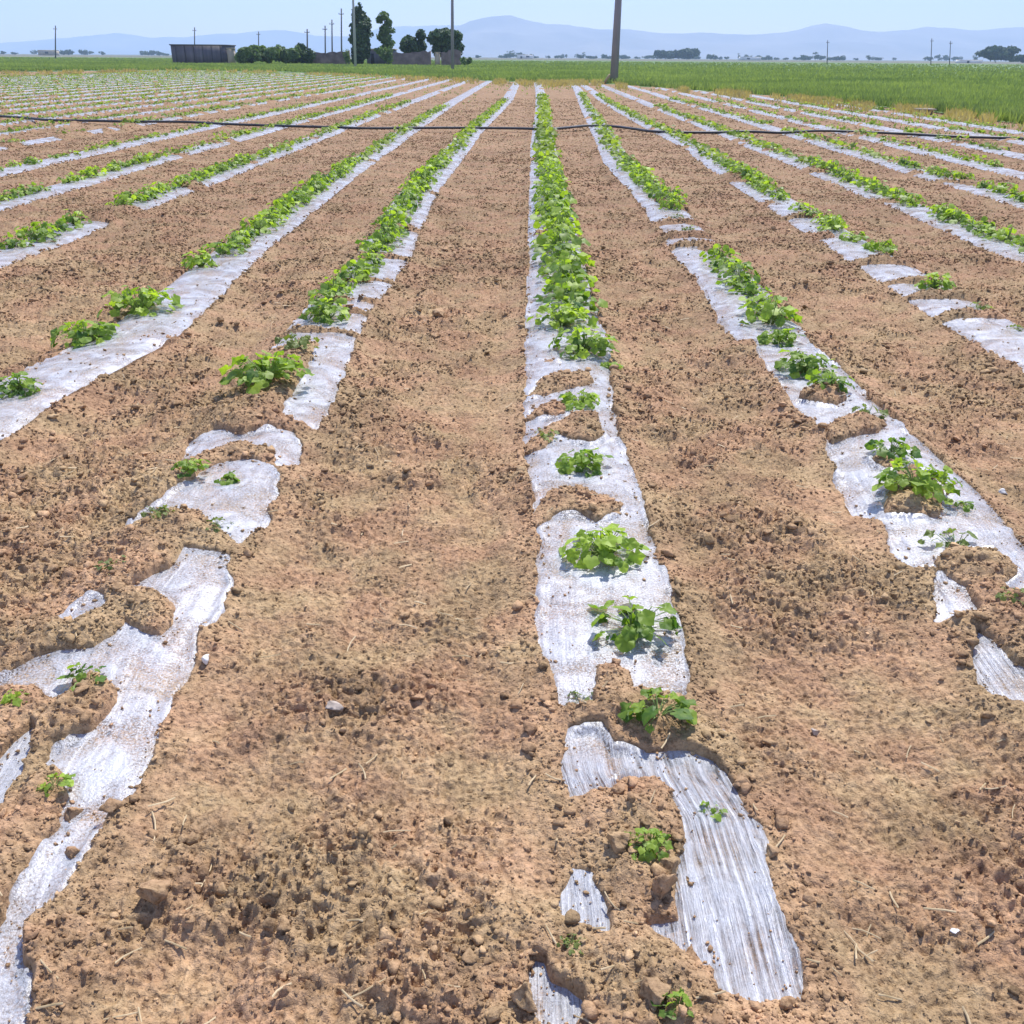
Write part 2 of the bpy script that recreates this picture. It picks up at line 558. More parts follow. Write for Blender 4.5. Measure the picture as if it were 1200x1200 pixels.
M['shed_roof'] = mat_plain('dark_roof', (0.030, 0.029, 0.040), (0.055, 0.052, 0.065), 0.8, 0.6)
M['mud'] = mat_plain('mud_brick', (0.110, 0.085, 0.070), (0.225, 0.175, 0.145), 0.9, 0.95, 0.05)
M['mud_pale'] = mat_plain('pale_plaster', (0.30, 0.26, 0.19), (0.42, 0.36, 0.28), 0.9, 0.9)
M['white'] = mat_plain('whitewash', (0.62, 0.62, 0.60), (0.78, 0.78, 0.76), 0.6, 0.8)
M['dark_open'] = mat_plain('dark_opening', (0.015, 0.014, 0.016), (0.03, 0.028, 0.03), 1, 0.9)
M['tree_dark'] = mat_leaf('dark_foliage', (0.014, 0.040, 0.020), (0.080, 0.135, 0.050), 0.2, False, 0.8, 0.7)
M['tree_mid'] = mat_leaf('mid_foliage', (0.045, 0.090, 0.030), (0.170, 0.250, 0.090), 0.30, False, 0.8, 0.7)
M['tree_far'] = mat_leaf('far_foliage', (0.016, 0.040, 0.022), (0.060, 0.100, 0.042), 0.15, False, 0.3, 0.8)
M['bark'] = mat_plain('bark', (0.07, 0.055, 0.04), (0.14, 0.11, 0.085), 2, 0.95, 0.03, (1, 1, 0.3))
M['hill'] = mat_plain('hill_rock', (0.165, 0.135, 0.105), (0.300, 0.245, 0.190), 0.0016, 0.95)
M['white_stone'] = mat_stone((0.55, 0.52, 0.47), (0.80, 0.78, 0.74))
M['grey_stone'] = mat_stone((0.26, 0.21, 0.17), (0.44, 0.37, 0.31))


# ------------------------------------------------------------------ mesh helpers
def make_mesh(name, V, Fq, mat, smooth=False, attrs=None, uv=None):
    """V (n,3); Fq: (m,k) array or list of such arrays with k = 3 or 4"""
    V = np.asarray(V, np.float32)
    groups = Fq if isinstance(Fq, list) else [Fq]
    groups = [np.asarray(g, np.int32) for g in groups if len(g)]
    me = bpy.data.meshes.new(name)
    me.vertices.add(len(V)); me.vertices.foreach_set('co', V.ravel())
    loops = np.concatenate([g.ravel() for g in groups])
    sizes = np.concatenate([np.full(len(g), g.shape[1], np.int32) for g in groups])
    starts = np.concatenate([[0], np.cumsum(sizes)[:-1]]).astype(np.int32)
    me.loops.add(len(loops)); me.loops.foreach_set('vertex_index', loops)
    me.polygons.add(len(sizes)); me.polygons.foreach_set('loop_start', starts)
    me.polygons.foreach_set('loop_total', sizes)
    if smooth:
        me.polygons.foreach_set('use_smooth', np.ones(len(sizes), bool))
    me.update(calc_edges=True)
    if attrs:
        for k, v in attrs.items():
            a = me.attributes.new(k, 'FLOAT', 'POINT')
            a.data.foreach_set('value', np.asarray(v, np.float32))
    if uv is not None:
        l = me.uv_layers.new(name='UVMap')
        l.data.foreach_set('uv', np.asarray(uv, np.float32)[loops].ravel())
    me.materials.append(mat)
    return me


def link(name, me, parent=None, loc=None):
    o = bpy.data.objects.new(name, me)
    C.objects.link(o)
    if parent is not None:
        o.parent = parent
    if loc is not None:
        o.location = loc
    return o


def tag(o, label=None, cat=None, group=None, kind=None):
    for k, v in (('label', label), ('category', cat), ('group', group), ('kind', kind)):
        if v:
            o[k] = v
    return o


def empty(name, loc, label, cat, group=None):
    o = bpy.data.objects.new(name, None)
    C.objects.link(o); o.location = loc
    o.empty_display_size = 0.1
    return tag(o, label, cat, group)


class MB:
    """collects simple solids"""
    def __init__(self):
        self.v = []; self.q = []; self.t = []; self.n = 0

    def add(self, V, quads=(), tris=()):
        V = np.asarray(V, float)
        self.v.append(V)
        if len(quads):
            self.q.append(np.asarray(quads) + self.n)
        if len(tris):
            self.t.append(np.asarray(tris) + self.n)
        self.n += len(V)

    def box(self, x0, x1, y0, y1, z0, z1):
        V = [(x, y, z) for z in (z0, z1) for y in (y0, y1) for x in (x0, x1)]
        self.add(V, [(0, 2, 3, 1), (4, 5, 7, 6), (0, 1, 5, 4), (2, 6, 7, 3), (0, 4, 6, 2), (1, 3, 7, 5)])

    def tube(self, pts, radii, n=8, squash=1.0):
        pts = np.asarray(pts, float)
        k = len(pts)
        d = np.gradient(pts, axis=0); d /= np.linalg.norm(d, axis=1)[:, None] + 1e-9
        up = np.array([0, 0, 1.0]) if abs(d[0][2]) < 0.9 else np.array([1.0, 0, 0])
        a = np.cross(d, up); a /= np.linalg.norm(a, axis=1)[:, None] + 1e-9
        b = np.cross(a, d)
        th = np.linspace(0, 2 * math.pi, n, endpoint=False)
        radii = np.broadcast_to(np.asarray(radii, float), (k,))
        V = pts[:, None, :] + radii[:, None, None] * (np.cos(th)[None, :, None] * a[:, None, :] + squash * np.sin(th)[None, :, None] * b[:, None, :])
        V = V.reshape(-1, 3)
        q = []
        for i in range(k - 1):
            for j in range(n):
                j2 = (j + 1) % n
                q.append((i * n + j, i * n + j2, (i + 1) * n + j2, (i + 1) * n + j))
        V = np.vstack([V, pts[:1], pts[-1:]])
        t = [(k * n, (j + 1) % n, j) for j in range(n)] + [(k * n + 1, (k - 1) * n + j, (k - 1) * n + (j + 1) % n) for j in range(n)]
        self.add(V, q, t)

    def build(self, name, mat, parent=None, loc=None, smooth=False):
        V = np.vstack(self.v)
        g = []
        if self.q:
            g.append(np.vstack(self.q))
        if self.t:
            g.append(np.vstack(self.t))
        return link(name, make_mesh(name, V, g, mat, smooth), parent, loc)


def grid_faces(nr, nc):
    i = np.arange(nr - 1)[:, None] * nc + np.arange(nc - 1)[None, :]
    return np.stack([i, i + 1, i + nc + 1, i + nc], axis=-1).reshape(-1, 4)


# ------------------------------------------------------------------ the ground: one sheet to the horizon
def depth_rows():
    # distances that fall about one picture row apart, coarser far away
    ys = [-3.0, -1.5, -0.4, 0.2, 0.5]
    y = 0.75
    while y < 12.0:
        ys.append(y); y += max(0.0042, y * y * 0.00072)
    while y < 100:
        ys.append(y); y += y * y * 0.0006
    while y < 13500:
        ys.append(y); y *= 1.07
    ys.append(13500.0)
    return np.array(ys)


gy = depth_rows()
NC = 1150
tt = np.linspace(-1, 1, NC)
gx_half = 0.70 * np.abs(gy) + 0.55
GX = tt[None, :] * gx_half[:, None]
GY = np.repeat(gy[:, None], NC, axis=1)
gz, gsd = soil_height(GX.ravel(), GY.ravel())
yy = GY.ravel()
gz = np.where(yy > 130, 0.0, gz)
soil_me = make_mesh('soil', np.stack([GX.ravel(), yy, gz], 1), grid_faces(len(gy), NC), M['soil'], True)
tag(link('ground', soil_me), kind='structure')
print('ground', len(gz))


def z_at(x, y):
    z, _ = soil_height(np.array([x], float), np.array([y], float))
    return float(z[0])


def top_at(x, y):
    X = np.array([x], float); Y = np.array([y], float)
    z, sd = soil_height(X, Y)
    U, I = row_info(X, Y)
    f = soft_height(X, Y, U) + FILM_LIFT
    return float(max(z[0], f[0]) if sd[0] < 0.1 else z[0])


# ------------------------------------------------------------------ mulch film
def film_z(X, Y, U):
    z = soft_height(X, Y, U) + FILM_LIFT
    z = z + 0.005 * (vnoise(X * 34, Y * 3.0, 91) - 0.5) + 0.006 * (fbm(X * 11, Y * 11, 93, 2) - 0.5)
    return z


def film_strip(i):
    y0, y1 = ROW_SPAN[i]
    y0 = max(y0 - 0.3, 0.7)
    if i in POLY:
        y0 = {0: 0.98, -1: 0.9, 1: 2.3}[i]
        y0 = max(y0, 0.9)
    ys = [y0]
    while ys[-1] < y1:
        ys.append(ys[-1] + max(0.012, 0.0028 * ys[-1] * (1 + ys[-1] / 12)))
    ys = np.array(ys)
    near = i in POLY
    nc = 43 if near else (21 if abs(i) < 5 else 11)
    u = np.linspace(-1, 1, nc)
    hw = np.where(ys < 6.0, 0.29 if near else 0.235, 0.235)
    U = u[None, :] * hw[:, None]
    Y = np.repeat(ys[:, None], nc, axis=1)
    X = ROWS[i](Y) + U
    z = film_z(X.ravel(), Y.ravel(), U.ravel())
    if abs(i) <= 3:
        sdv = film_sdf(i, X.ravel(), Y.ravel(), U.ravel())
        lip = sstep(0.46, 0.62, fbm(X.ravel() * 7, Y.ravel() * 7, 97, 2))
        z = z + lip * 0.020 * np.exp(-((sdv + 0.002) / 0.011) ** 2) * sstep(9, 5, Y.ravel())
    st = np.zeros(z.shape)
    if i == 0:
        st = 0.05 + 0.95 * sstep(1.86, 1.70, Y.ravel())
    me = make_mesh('film', np.stack([X.ravel(), Y.ravel(), z], 1), grid_faces(len(ys), nc), M['film'], True,
                   {'stretch': st}, np.stack([U.ravel() + i * 3.7, Y.ravel()], 1))
    return link('plastic_mulch_strip', me)


FILM_LABEL = {
    0: 'long clear film strip of the central row, its streaky torn end lying on bare soil',
    -1: 'first film strip on the shed side of the central row, buried in many places',
    1: 'first film strip on the pole side of the central row, with arched soil banks',
    -2: 'second film strip on the shed side of the central row, pale blue and broad',
    2: 'second film strip on the pole side of the central row, broken into short lengths',
    -3: 'third film strip on the shed side of the central row, with one bare gap',
    3: 'third film strip on the pole side of the central row, long and nearly unbroken',
    -4: 'fourth film strip on the shed side of the central row',
    4: 'fourth film strip on the pole side of the central row, in short humps',
    -5: 'fifth film strip on the shed side of the central row, below the thin broken one',
    -6: 'thin broken film strip edging the bare brown patch on the shed side',
}
for i in sorted(ROW_SPAN, key=lambda k: abs(k)):
    o = film_strip(i)
    if i in FILM_LABEL:
        tag(o, FILM_LABEL[i], 'plastic film', 'film strips laid along the crop rows')
    elif i < 0:
        tag(o, 'thin pale film strip among the crowded rows beyond the bare brown patch', 'plastic film', 'crowded film strips on the shed side')
    else:
        tag(o, 'short film strip running out beside the edge of the green field', 'plastic film', 'film strips beside the green field')

for (poly, lab), P in zip(SCRAPS, SCRAP_G):
    x0, y0 = P.min(0) - 0.05; x1, y1 = P.max(0) + 0.05
    nx = int((x1 - x0) / 0.008) + 2; ny = int((y1 - y0) / 0.008) + 2
    X, Y = np.meshgrid(np.linspace(x0, x1, nx), np.linspace(y0, y1, ny))
    U, I = row_info(X.ravel(), Y.ravel())
    z = film_z(X.ravel(), Y.ravel(), U)
    me = make_mesh('scrap', np.stack([X.ravel(), Y.ravel(), z], 1), grid_faces(ny, nx), M['film'], True,
                   {'stretch': np.full(z.shape, 0.5)}, np.stack([X.ravel() + 9, Y.ravel()], 1))
    tag(link('film_scrap', me), lab, 'plastic film')


# ------------------------------------------------------------------ soil clods (uncountable) and single stones
def ico(sub):
    bpy_me = bpy.data.meshes.new('tmp')
    import bmesh
    bm = bmesh.new(); bmesh.ops.create_icosphere(bm, subdivisions=sub, radius=1.0)
    bm.verts.ensure_lookup_table()
    V = np.array([v.co[:] for v in bm.verts]); Fc = np.array([[v.index for v in f.verts] for f in bm.faces])
    bm.free(); bpy.data.meshes.remove(bpy_me)
    return V, Fc


ICO = {1: ico(1), 2: ico(2), 3: ico(3), 4: ico(4)}


def lump(sub, seed, amp=0.35, flat=0.7):
    V, Fc = ICO[sub]
    r = np.random.default_rng(seed)
    out = V.copy()
    # cut facets: clods break along planes
    for _ in range(12):
        d = r.normal(size=3); d /= np.linalg.norm(d)
        h = r.uniform(0.34, 0.78)
        s = out @ d
        out = out - np.where(s > h, (s - h) * 0.97, 0)[:, None] * d[None, :]
    out *= r.uniform(0.75, 1.3, 3)[None, :]
    out *= (1 + amp * (vnoise(V[:, 0] * 2 + V[:, 2] * 1.3 + seed, V[:, 1] * 2 + V[:, 2] * 0.9, seed) - 0.5))[:, None]
    out *= (1 + 0.5 * amp * (vnoise(V[:, 0] * 5 + V[:, 2] * 4 + seed, V[:, 1] * 5 - V[:, 2] * 4, seed + 5) - 0.5))[:, None]
    out[:, 2] *= flat
    out[:, 0] *= r.uniform(0.8, 1.25)
    return out, Fc


def scatter_clods():
    pts = []
    # distance bands: (y0, y1, per square metre, smallest radius, largest, subdivision)
    bands = [(0.85, 2.2, 9000, 0.0022, 0.0075, 1), (2.2, 4.0, 5200, 0.0030, 0.0095, 1), (4.0, 7.0, 2300, 0.0045, 0.013, 1), (7.0, 12.0, 1250, 0.0065, 0.018, 1),
             (12, 22, 380, 0.010, 0.022, 1), (22, 42, 80, 0.015, 0.028, 1),
             (0.85, 2.2, 330, 0.0075, 0.021, 2), (2.2, 4.0, 200, 0.0085, 0.024, 2), (4.0, 7.0, 85, 0.011, 0.028, 2), (7.0, 12.0, 12, 0.016, 0.030, 2)]
    VV = []; FF = []; TT = []; n0 = 0
    for y0, y1, dens, rmin, rmax, sub in bands:
        area = (0.62 * (y0 + y1) / 2 + 0.4) * 2 * (y1 - y0)
        n = int(area * dens)
        y = rng.uniform(y0, y1, n); x = rng.uniform(-1, 1, n) * (0.62 * y + 0.4)
        k = clump(x, y)
        Ub, _ = row_info(x, y)
        k = np.where((np.abs(Ub) < 0.27) & (y < 12), np.maximum(k, 0.9), k)
        keep = rng.random(n) < (0.34 + 0.66 * k if sub == 1 else 0.06 + 0.94 * k)
        x, y, k = x[keep], y[keep], k[keep]
        z, sd = soil_height(x, y)
        U, I = row_info(x, y)
        keep = (sd > 0.004) | (rng.random(len(x)) < np.where(sd > -0.03, 0.22, 0.018) * (sub == 1))
        z = np.where(sd < 0.004, soft_height(x, y, U) + FILM_LIFT + 0.001, z)
        x, y, z, k = x[keep], y[keep], z[keep], k[keep]
        n = len(x)
        r = np.minimum(rmin * rng.random(n) ** -0.45, rmax) * (0.8 + 0.3 * k)
        tmpl = [lump(sub, s, 0.5, 0.66) for s in range(10)]
        which = rng.integers(0, 10, n)
        ang = rng.uniform(0, 2 * math.pi, n); tilt = rng.normal(0, 0.35, n)
        tone = np.clip(rng.normal(0.90, 0.18 if y1 < 5 else 0.14, n), 0.45, 1.3)
        for w in range(10):
            s = np.nonzero(which == w)[0]
            V, Fc = tmpl[w]
            ca, sa = np.cos(ang[s]), np.sin(ang[s]); ct, st = np.cos(tilt[s]), np.sin(tilt[s])
            vx, vy, vz = V[:, 0][None], V[:, 1][None], V[:, 2][None]
            y2 = vy * ct[:, None] - vz * st[:, None]; z2 = vy * st[:, None] + vz * ct[:, None]
            X = (vx * ca[:, None] - y2 * sa[:, None]) * r[s][:, None] + x[s][:, None]
            Y = (vx * sa[:, None] + y2 * ca[:, None]) * r[s][:, None] + y[s][:, None]
            Z = z2 * r[s][:, None] + (z[s] + 0.20 * r[s])[:, None]
            m = len(V)
            VV.append(np.stack([X.ravel(), Y.ravel(), Z.ravel()], 1))
            FF.append((Fc[None] + (np.arange(len(s)) * m)[:, None, None] + n0).reshape(-1, 3))
            TT.append(np.repeat(tone[s], m))
            n0 += m * len(s)
    V = np.vstack(VV); Fc = np.vstack(FF); T = np.concatenate(TT)
    me = make_mesh('clods', V, Fc, M['clod'], False)
    a = me.attributes.new('tone', 'FLOAT_COLOR', 'POINT')
    a.data.foreach_set('color', np.stack([T, T * 0.99, T * 0.97, np.ones_like(T)], 1).astype(np.float32).ravel())
    o = link('soil_crumbs', me)
    tag(o, 'loose brown soil crumbs and small clods strewn over the tilled furrows', 'soil crumbs', None, 'stuff')
    print('clods', len(Fc))


scatter_clods()

ONES = [  # pixel of the base, width in pixels, kind, label
    (240, 780, 18, 'w', 'small white stone lying just off the edge of the wide greyish film'),
    (176, 1056, 40, 'c', 'large pale brown clod alone on smooth soil beside the greyish film'),
    (616, 1180, 40, 'c', 'rounded brown clod touching the crumpled clear film scrap'),
    (776, 1062, 50, 'c', 'broad flat-topped clod at the torn corner of the streaky film'),
    (728, 1006, 34, 'c', 'dark clod right beside the seedling in the soil gap'),
    (783, 1032, 30, 'c', 'small clod between the seedling in the gap and the broad clod'),
    (872, 922, 28, 'c', 'dark clod on bare soil beside the upper fold of the streaky film'),
    (908, 1003, 22, 'c', 'small dark clod close to the middle edge of the streaky film'),
    (793, 708, 20, 'c', 'dark clod at the film edge level with the compact bright plant'),
    (812, 1122, 32, 'c', 'upright dark clod just below the torn lower edge of film'),
    (768, 1190, 36, 'c', 'clod beside the seedling at the bottom edge of the picture'),
    (82, 958, 32, 'c', 'dark clod beside the ragged inner edge of the greyish film'),
    (128, 960, 22, 'c', 'dark clod off the outer edge of the greyish film'),
    (392, 834, 24, 'g', 'pale stone with a dark shadow in the middle of the wide furrow'),
    (512, 372, 26, 'c', 'lone dark clod in the furrow between the central row and shed-side row'),
    (80, 1002, 22, 'c', 'brown clod against the narrow lower part of the greyish film'),
    (1122, 1086, 9, 'w', 'tiny white stone on smooth soil in the pole-side furrow'),
    (1178, 578, 11, 'w', 'small white stone beyond the film on the pole side'),
    (1186, 660, 10, 'w', 'tiny white chip on film beside the yellowish low plant'),
    (958, 846, 16, 'g', 'pale flat stone half sunk in the pole-side furrow'),
]
for k, (px, py, w, kind, lab) in enumerate(ONES):
    x, y = gnd(px, py, 0.03)
    depth = -(RN.T @ np.array([x, y, -H]))[2]
    r = w / F * depth * 0.5
    V, Fc = lump(4 if w > 26 else 3, 100 + k, 0.45, 0.78)
    V = V * r
    me = make_mesh('lump', V, Fc, {'w': M['white_stone'], 'g': M['grey_stone'], 'c': M['clod']}[kind], False)
    if kind == 'c':
        a = me.attributes.new('tone', 'FLOAT_COLOR', 'POINT')
        t = np.full(len(V), 0.9)
        a.data.foreach_set('color', np.stack([t, t, t, t], 1).astype(np.float32).ravel())
    o = link('soil_clod' if kind == 'c' else 'stone', me, None, (x, y + r * 0.5, z_at(x, y + r * 0.5) + r * 0.42))
    tag(o, lab, 'clod' if kind == 'c' else 'stone')


# dry straw lying on the soil
def straw():
    V = []; Fq = []; n0 = 0
    n = 420
    y = 0.9 + 5.5 * rng.random(n) ** 1.4; x = rng.uniform(-1, 1, n) * (0.6 * y + 0.3)
    z, sd = soil_height(x, y)
    for i in range(n):
        if sd[i] < 0.01:
            continue
        L = rng.uniform(0.015, 0.06) * (1.6 if rng.random() < 0.15 else 1); a = rng.uniform(0, math.pi * 2); w = rng.uniform(0.0012, 0.0024)
        c, s = math.cos(a), math.sin(a); bend = rng.normal(0, 0.25)
        p = []
        for k in range(4):
            t = k / 3 - 0.5
            p.append((x[i] + c * L * t - s * bend * L * (t * t), y[i] + s * L * t + c * bend * L * (t * t), z[i] + 0.007 + 0.004 * math.sin(3 * t)))
        for q in p:
            V += [(q[0] - s * w, q[1] + c * w, q[2]), (q[0], q[1], q[2] + 1.5 * w), (q[0] + s * w, q[1] - c * w, q[2])]
        for k in range(3):
            b = n0 + 3 * k
            Fq += [(b, b + 3, b + 4, b + 1), (b + 1, b + 4, b + 5, b + 2)]
        n0 += 12
    me = make_mesh('straw', V, np.array(Fq), M['straw'], False, {'tone': rng.random(len(V))})
    tag(link('straw_litter', me), 'bits of dry straw and root lying on the soil', 'straw', None, 'stuff')


straw()


# ------------------------------------------------------------------ crop plants
def leaf_geo(r, lod, rnd):
    """a broad, shallowly lobed blade; base at the origin, pointing along +X, face up"""
    n = 16 if lod == 0 else (8 if lod == 1 else 5)
    th = np.linspace(-math.pi, math.pi, n, endpoint=False)
    lob = 1 + (0.14 * np.cos(5 * th) + 0.05 * np.cos(11 * th + rnd.uniform(0, 6)) if lod == 0 else 0)
    rad = r * lob * (0.86 + 0.20 * np.cos(th))
    rad = np.where(np.abs(np.abs(th) - math.pi) < 0.25, rad * 0.55, rad)   # notch at the stalk
    ox = r * 0.62
    out = np.stack([ox + rad * np.cos(th), rad * np.sin(th) * 0.95], 1)
    cup = rnd.uniform(-0.1, 0.55); droop = rnd.uniform(0.1, 0.9); wav = rnd.uniform(0.02, 0.20)
    ph = rnd.uniform(0, 6.28)

    def lift(xy, t):
        x, yv = xy[:, 0], xy[:, 1]
        z = cup * np.abs(yv) * 0.55 - droop * (np.maximum(x, 0) ** 2) / r * 0.28
        return z + wav * r * np.sin(t * 4 + ph)
    if lod == 2:
        V = np.column_stack([out, lift(out, th)])
        V = np.vstack([V, [[ox, 0, 0]]])
        Fc = [(n, j, (j + 1) % n) for j in range(n)]
        return V, np.array(Fc)
    mid = np.stack([ox + 0.55 * rad * np.cos(th), 0.55 * rad * np.sin(th) * 0.95], 1)
    V = np.vstack([np.column_stack([out, lift(out, th)]), np.column_stack([mid, lift(mid, th) * 1.0 + 0.02 * r]), [[ox, 0, -0.02 * r]]])
    Fc = []
    for j in range(n):
        j2 = (j + 1) % n
        Fc += [(j, j2, n + j), (j2, n + j2, n + j), (n + j, n + j2, 2 * n)]
    return V, np.array(Fc)


def plant_template(seed, nleaf, spread, height, leaf_r, lod, lean=(0, 0), upright=0.5):
    rnd = np.random.default_rng(seed)
    LV = []; LF = []; LT = []; n0 = 0
    SV = []; SF = []; s0 = 0
    for k in range(nleaf):
        a = rnd.uniform(0, 2 * math.pi); q = rnd.random() ** 0.72
        d = spread * q
        tip = np.array([math.cos(a) * d + lean[0] * q, math.sin(a) * d * 0.9 + lean[1] * q, height * (1 - 0.55 * q * q) * rnd.uniform(0.22, 1.05)])
        base = np.array([math.cos(a) * 0.012, math.sin(a) * 0.012, 0.0])
        r = leaf_r * rnd.uniform(0.4, 1.2)
        V, Fc = leaf_geo(r, lod, rnd)
        # pitch down outward, roll, yaw
        pit = rnd.normal(0.15 + 0.55 * q, 0.35); rol = rnd.normal(0, 0.4); yaw = a + rnd.normal(0, 0.5)
        Rm = np.array(Matrix.Rotation(yaw, 3, 'Z') @ Matrix.Rotation(pit, 3, 'Y') @ Matrix.Rotation(rol, 3, 'X'))
        V = V @ Rm.T + tip
        V[:, 2] = np.maximum(V[:, 2], 0.006 + 0.004 * rnd.random())
        LV.append(V); LF.append(Fc + n0); n0 += len(V)
        tone = np.clip(rnd.normal(0.45 + 0.30 * (tip[2] / height - 0.5), 0.22), 0, 1)
        LT.append(np.full(len(V), tone))
        if lod < 2:
            mid = (base + tip) / 2 + np.array([0, 0, 0.18 * height])
            rr = 0.0022 if lod == 0 else 0.003
            p = np.array([base, base * 0.25 + mid * 0.75 + (0, 0, 0), tip])
            ns = 4
            th = np.linspace(0, 2 * math.pi, ns, endpoint=False)
            ring = np.stack([np.cos(th), np.sin(th), 0 * th], 1) * rr
            vv = np.vstack([q_ + ring * f for q_, f in zip(p, (1.3, 1.0, 0.7))])
            SV.append(vv)
            for i in range(2):
                for j in range(ns):
                    SF.append((s0 + i * ns + j, s0 + i * ns + (j + 1) % ns, s0 + (i + 1) * ns + (j + 1) % ns, s0 + (i + 1) * ns + j))
            s0 += len(vv)
    L = (np.vstack(LV), np.vstack(LF), np.concatenate(LT))
    S = (np.vstack(SV), np.array(SF)) if SV else None
    return L, S


def meshes_of(tpl, mat='leaf'):
    L, S = tpl
    ml = make_mesh('foliage', L[0], L[1], M[mat], True, {'tone': L[2]})
    ms = make_mesh('stem', S[0], S[1], M['stem'], True, {'tone': np.full(len(S[0]), 0.5)}) if S else None
    mj = None
    return ml, ms


# template sizes are for a plant 0.30 m across
TP = {}
TP['big'] = [meshes_of(plant_template(s, 72, 0.14, 0.135, 0.031, 0)) for s in range(8)]
TP['mid'] = [meshes_of(plant_template(20 + s, 46, 0.135, 0.11, 0.032, 0)) for s in range(6)]
TP['small'] = [meshes_of(plant_template(40 + s, 19, 0.115, 0.085, 0.042, 0)) for s in range(4)]
TP['dull'] = [meshes_of(plant_template(60 + s, 20, 0.135, 0.08, 0.028, 0), 'leaf_dull') for s in range(3)]
TP['far'] = [meshes_of(plant_template(80 + s, 40, 0.15, 0.15, 0.039, 1)) for s in range(10)]


def put_plant(kind, idx, x, y, width, rz, label, group=None, parts=True, cat='crop plant', zs=1.0, z=None):
    ml, ms = TP[kind][idx % len(TP[kind])]
    s = width / 0.30
    z = top_at(x, y) if z is None else z
    if parts:
        root = empty('crop_plant', (x, y, z - 0.004), label, cat, group)
        root.rotation_euler = (0, 0, rz); root.scale = (s, s, s * zs)
        link('foliage', ml, root)
        if ms is not None:
            link('stem', ms, root)
        return root
    o = link('crop_plant', ml, None, (x, y, z - 0.004))
    o.rotation_euler = (0, 0, rz); o.scale = (s, s, s * zs)
    return tag(o, label, cat, group)


def depth_of(x, y, z=0.05):
    return -float((RN.T @ np.array([x, y, z - H]))[2])


NEAR = [  # base pixel x, y, width px, kind, template, label
    (797, 1204, 52, 'small', 0, 'bright seedling cut off by the bottom edge, below the streaky film'),
    (764, 1010, 62, 'mid', 1, 'lone seedling in the soil gap between brown clods'),
    (839, 946, 36, 'small', 2, 'tiny yellow-green sprout standing on the fold of the streaky film'),
    (776, 868, 92, 'small', 1, 'plant with a broad pale leaf drooping over the film on the pole side'),
    (748, 762, 108, 'mid', 0, 'sprawling plant with a long leaf reaching out across the clear film'),
    (708, 674, 90, 'big', 1, 'compact round plant with yellow-green top, alone on clear film'),
    (684, 562, 66, 'mid', 2, 'small plant on film just above the wide arched soil bank'),
    (680, 486, 54, 'mid', 3, 'small dark plant between two short soil ridges of the central row'),
    (640, 524, 34, 'dull', 0, 'dull low weed on the soil ridge at the edge of central film'),
    (685, 424, 74, 'big', 2, 'plant at the near end of the dense central green line'),
    (716, 432, 34, 'small', 3, 'yellowish leafy shoot hanging over the film edge toward the furrow'),
    (660, 392, 72, 'big', 3, 'second plant from the near end of the dense central green line'),
    (672, 1112, 40, 'dull', 1, 'faint pale weed between the two torn film scraps'),
    (682, 828, 46, 'dull', 2, 'faint weed where soil covers the shed-side edge of central film'),
    (10, 832, 34, 'small', 0, 'tiny plant cut by the picture edge above the bluish film strip'),
    (56, 932, 44, 'small', 1, 'small plant between the bluish film strip and greyish film'),
    (92, 814, 66, 'small', 2, 'small plant in the soil pocket notched into the greyish film'),
    (128, 684, 44, 'dull', 0, 'pale small plant on bare soil above the greyish film'),
    (184, 628, 40, 'dull', 1, 'pale small plant beside a thin sliver of film'),
    (250, 636, 40, 'dull', 2, 'small weed on the soil bank below the bluish film panel'),
    (222, 572, 44, 'mid', 2, 'bright small plant casting a dark shadow at the panel edge'),
    (266, 575, 34, 'small', 3, 'single dark leafed sprout on the bluish film panel'),
    (306, 472, 92, 'big', 4, 'bushy plant beside the long bluish film panel of the shed-side row'),
    (344, 430, 62, 'dull', 1, 'loose dull plant just beyond the bushy one beside the bluish panel'),
    (380, 384, 60, 'big', 0, 'bushy plant at the near end of the broken shed-side green line'),
    (12, 470, 52, 'big', 1, 'plant cut by the picture edge on the second shed-side film'),
    (88, 408, 74, 'big', 2, 'bushy plant with yellowish flank on the second shed-side film'),
    (152, 376, 84, 'big', 3, 'tall bushy plant beyond the yellowish one on second shed-side film'),
    (230, 318, 48, 'mid', 1, 'small plant in the gap before the long second shed-side green line'),
    (1192, 728, 44, 'dull', 2, 'low dark weed at the picture edge on pole-side soil'),
    (1132, 666, 84, 'dull', 0, 'low yellow-green plant on the soil mound of the pole-side film'),
    (1084, 602, 86, 'big', 4, 'large upright plant with broad leaves on the first pole-side film'),
    (1050, 552, 58, 'mid', 3, 'small plant just beyond the large upright one, pole side'),
    (1134, 604, 28, 'small', 1, 'single dark seedling on open film beside the large upright plant'),
    (1022, 500, 54, 'dull', 1, 'weak plant on the wide soil bank of the first pole-side film'),
    (978, 472, 56, 'mid', 0, 'small plant on the narrow soil bank of the first pole-side film'),
    (948, 448, 66, 'big', 1, 'bright bushy plant above the narrow bank on first pole-side film'),
    (918, 410, 52, 'mid', 2, 'loose plant behind the bright bushy one on first pole-side film'),
    (1196, 392, 26, 'dull', 2, 'small plant cut by the picture edge on second pole-side film'),
    (1156, 368, 34, 'dull', 0, 'small dark plant beside a soil bank on second pole-side film'),
    (1102, 345, 48, 'mid', 1, 'spreading plant on the pale panels of second pole-side film'),
    (1036, 298, 42, 'mid', 3, 'small bright plant where second pole-side film breaks into panels'),
]
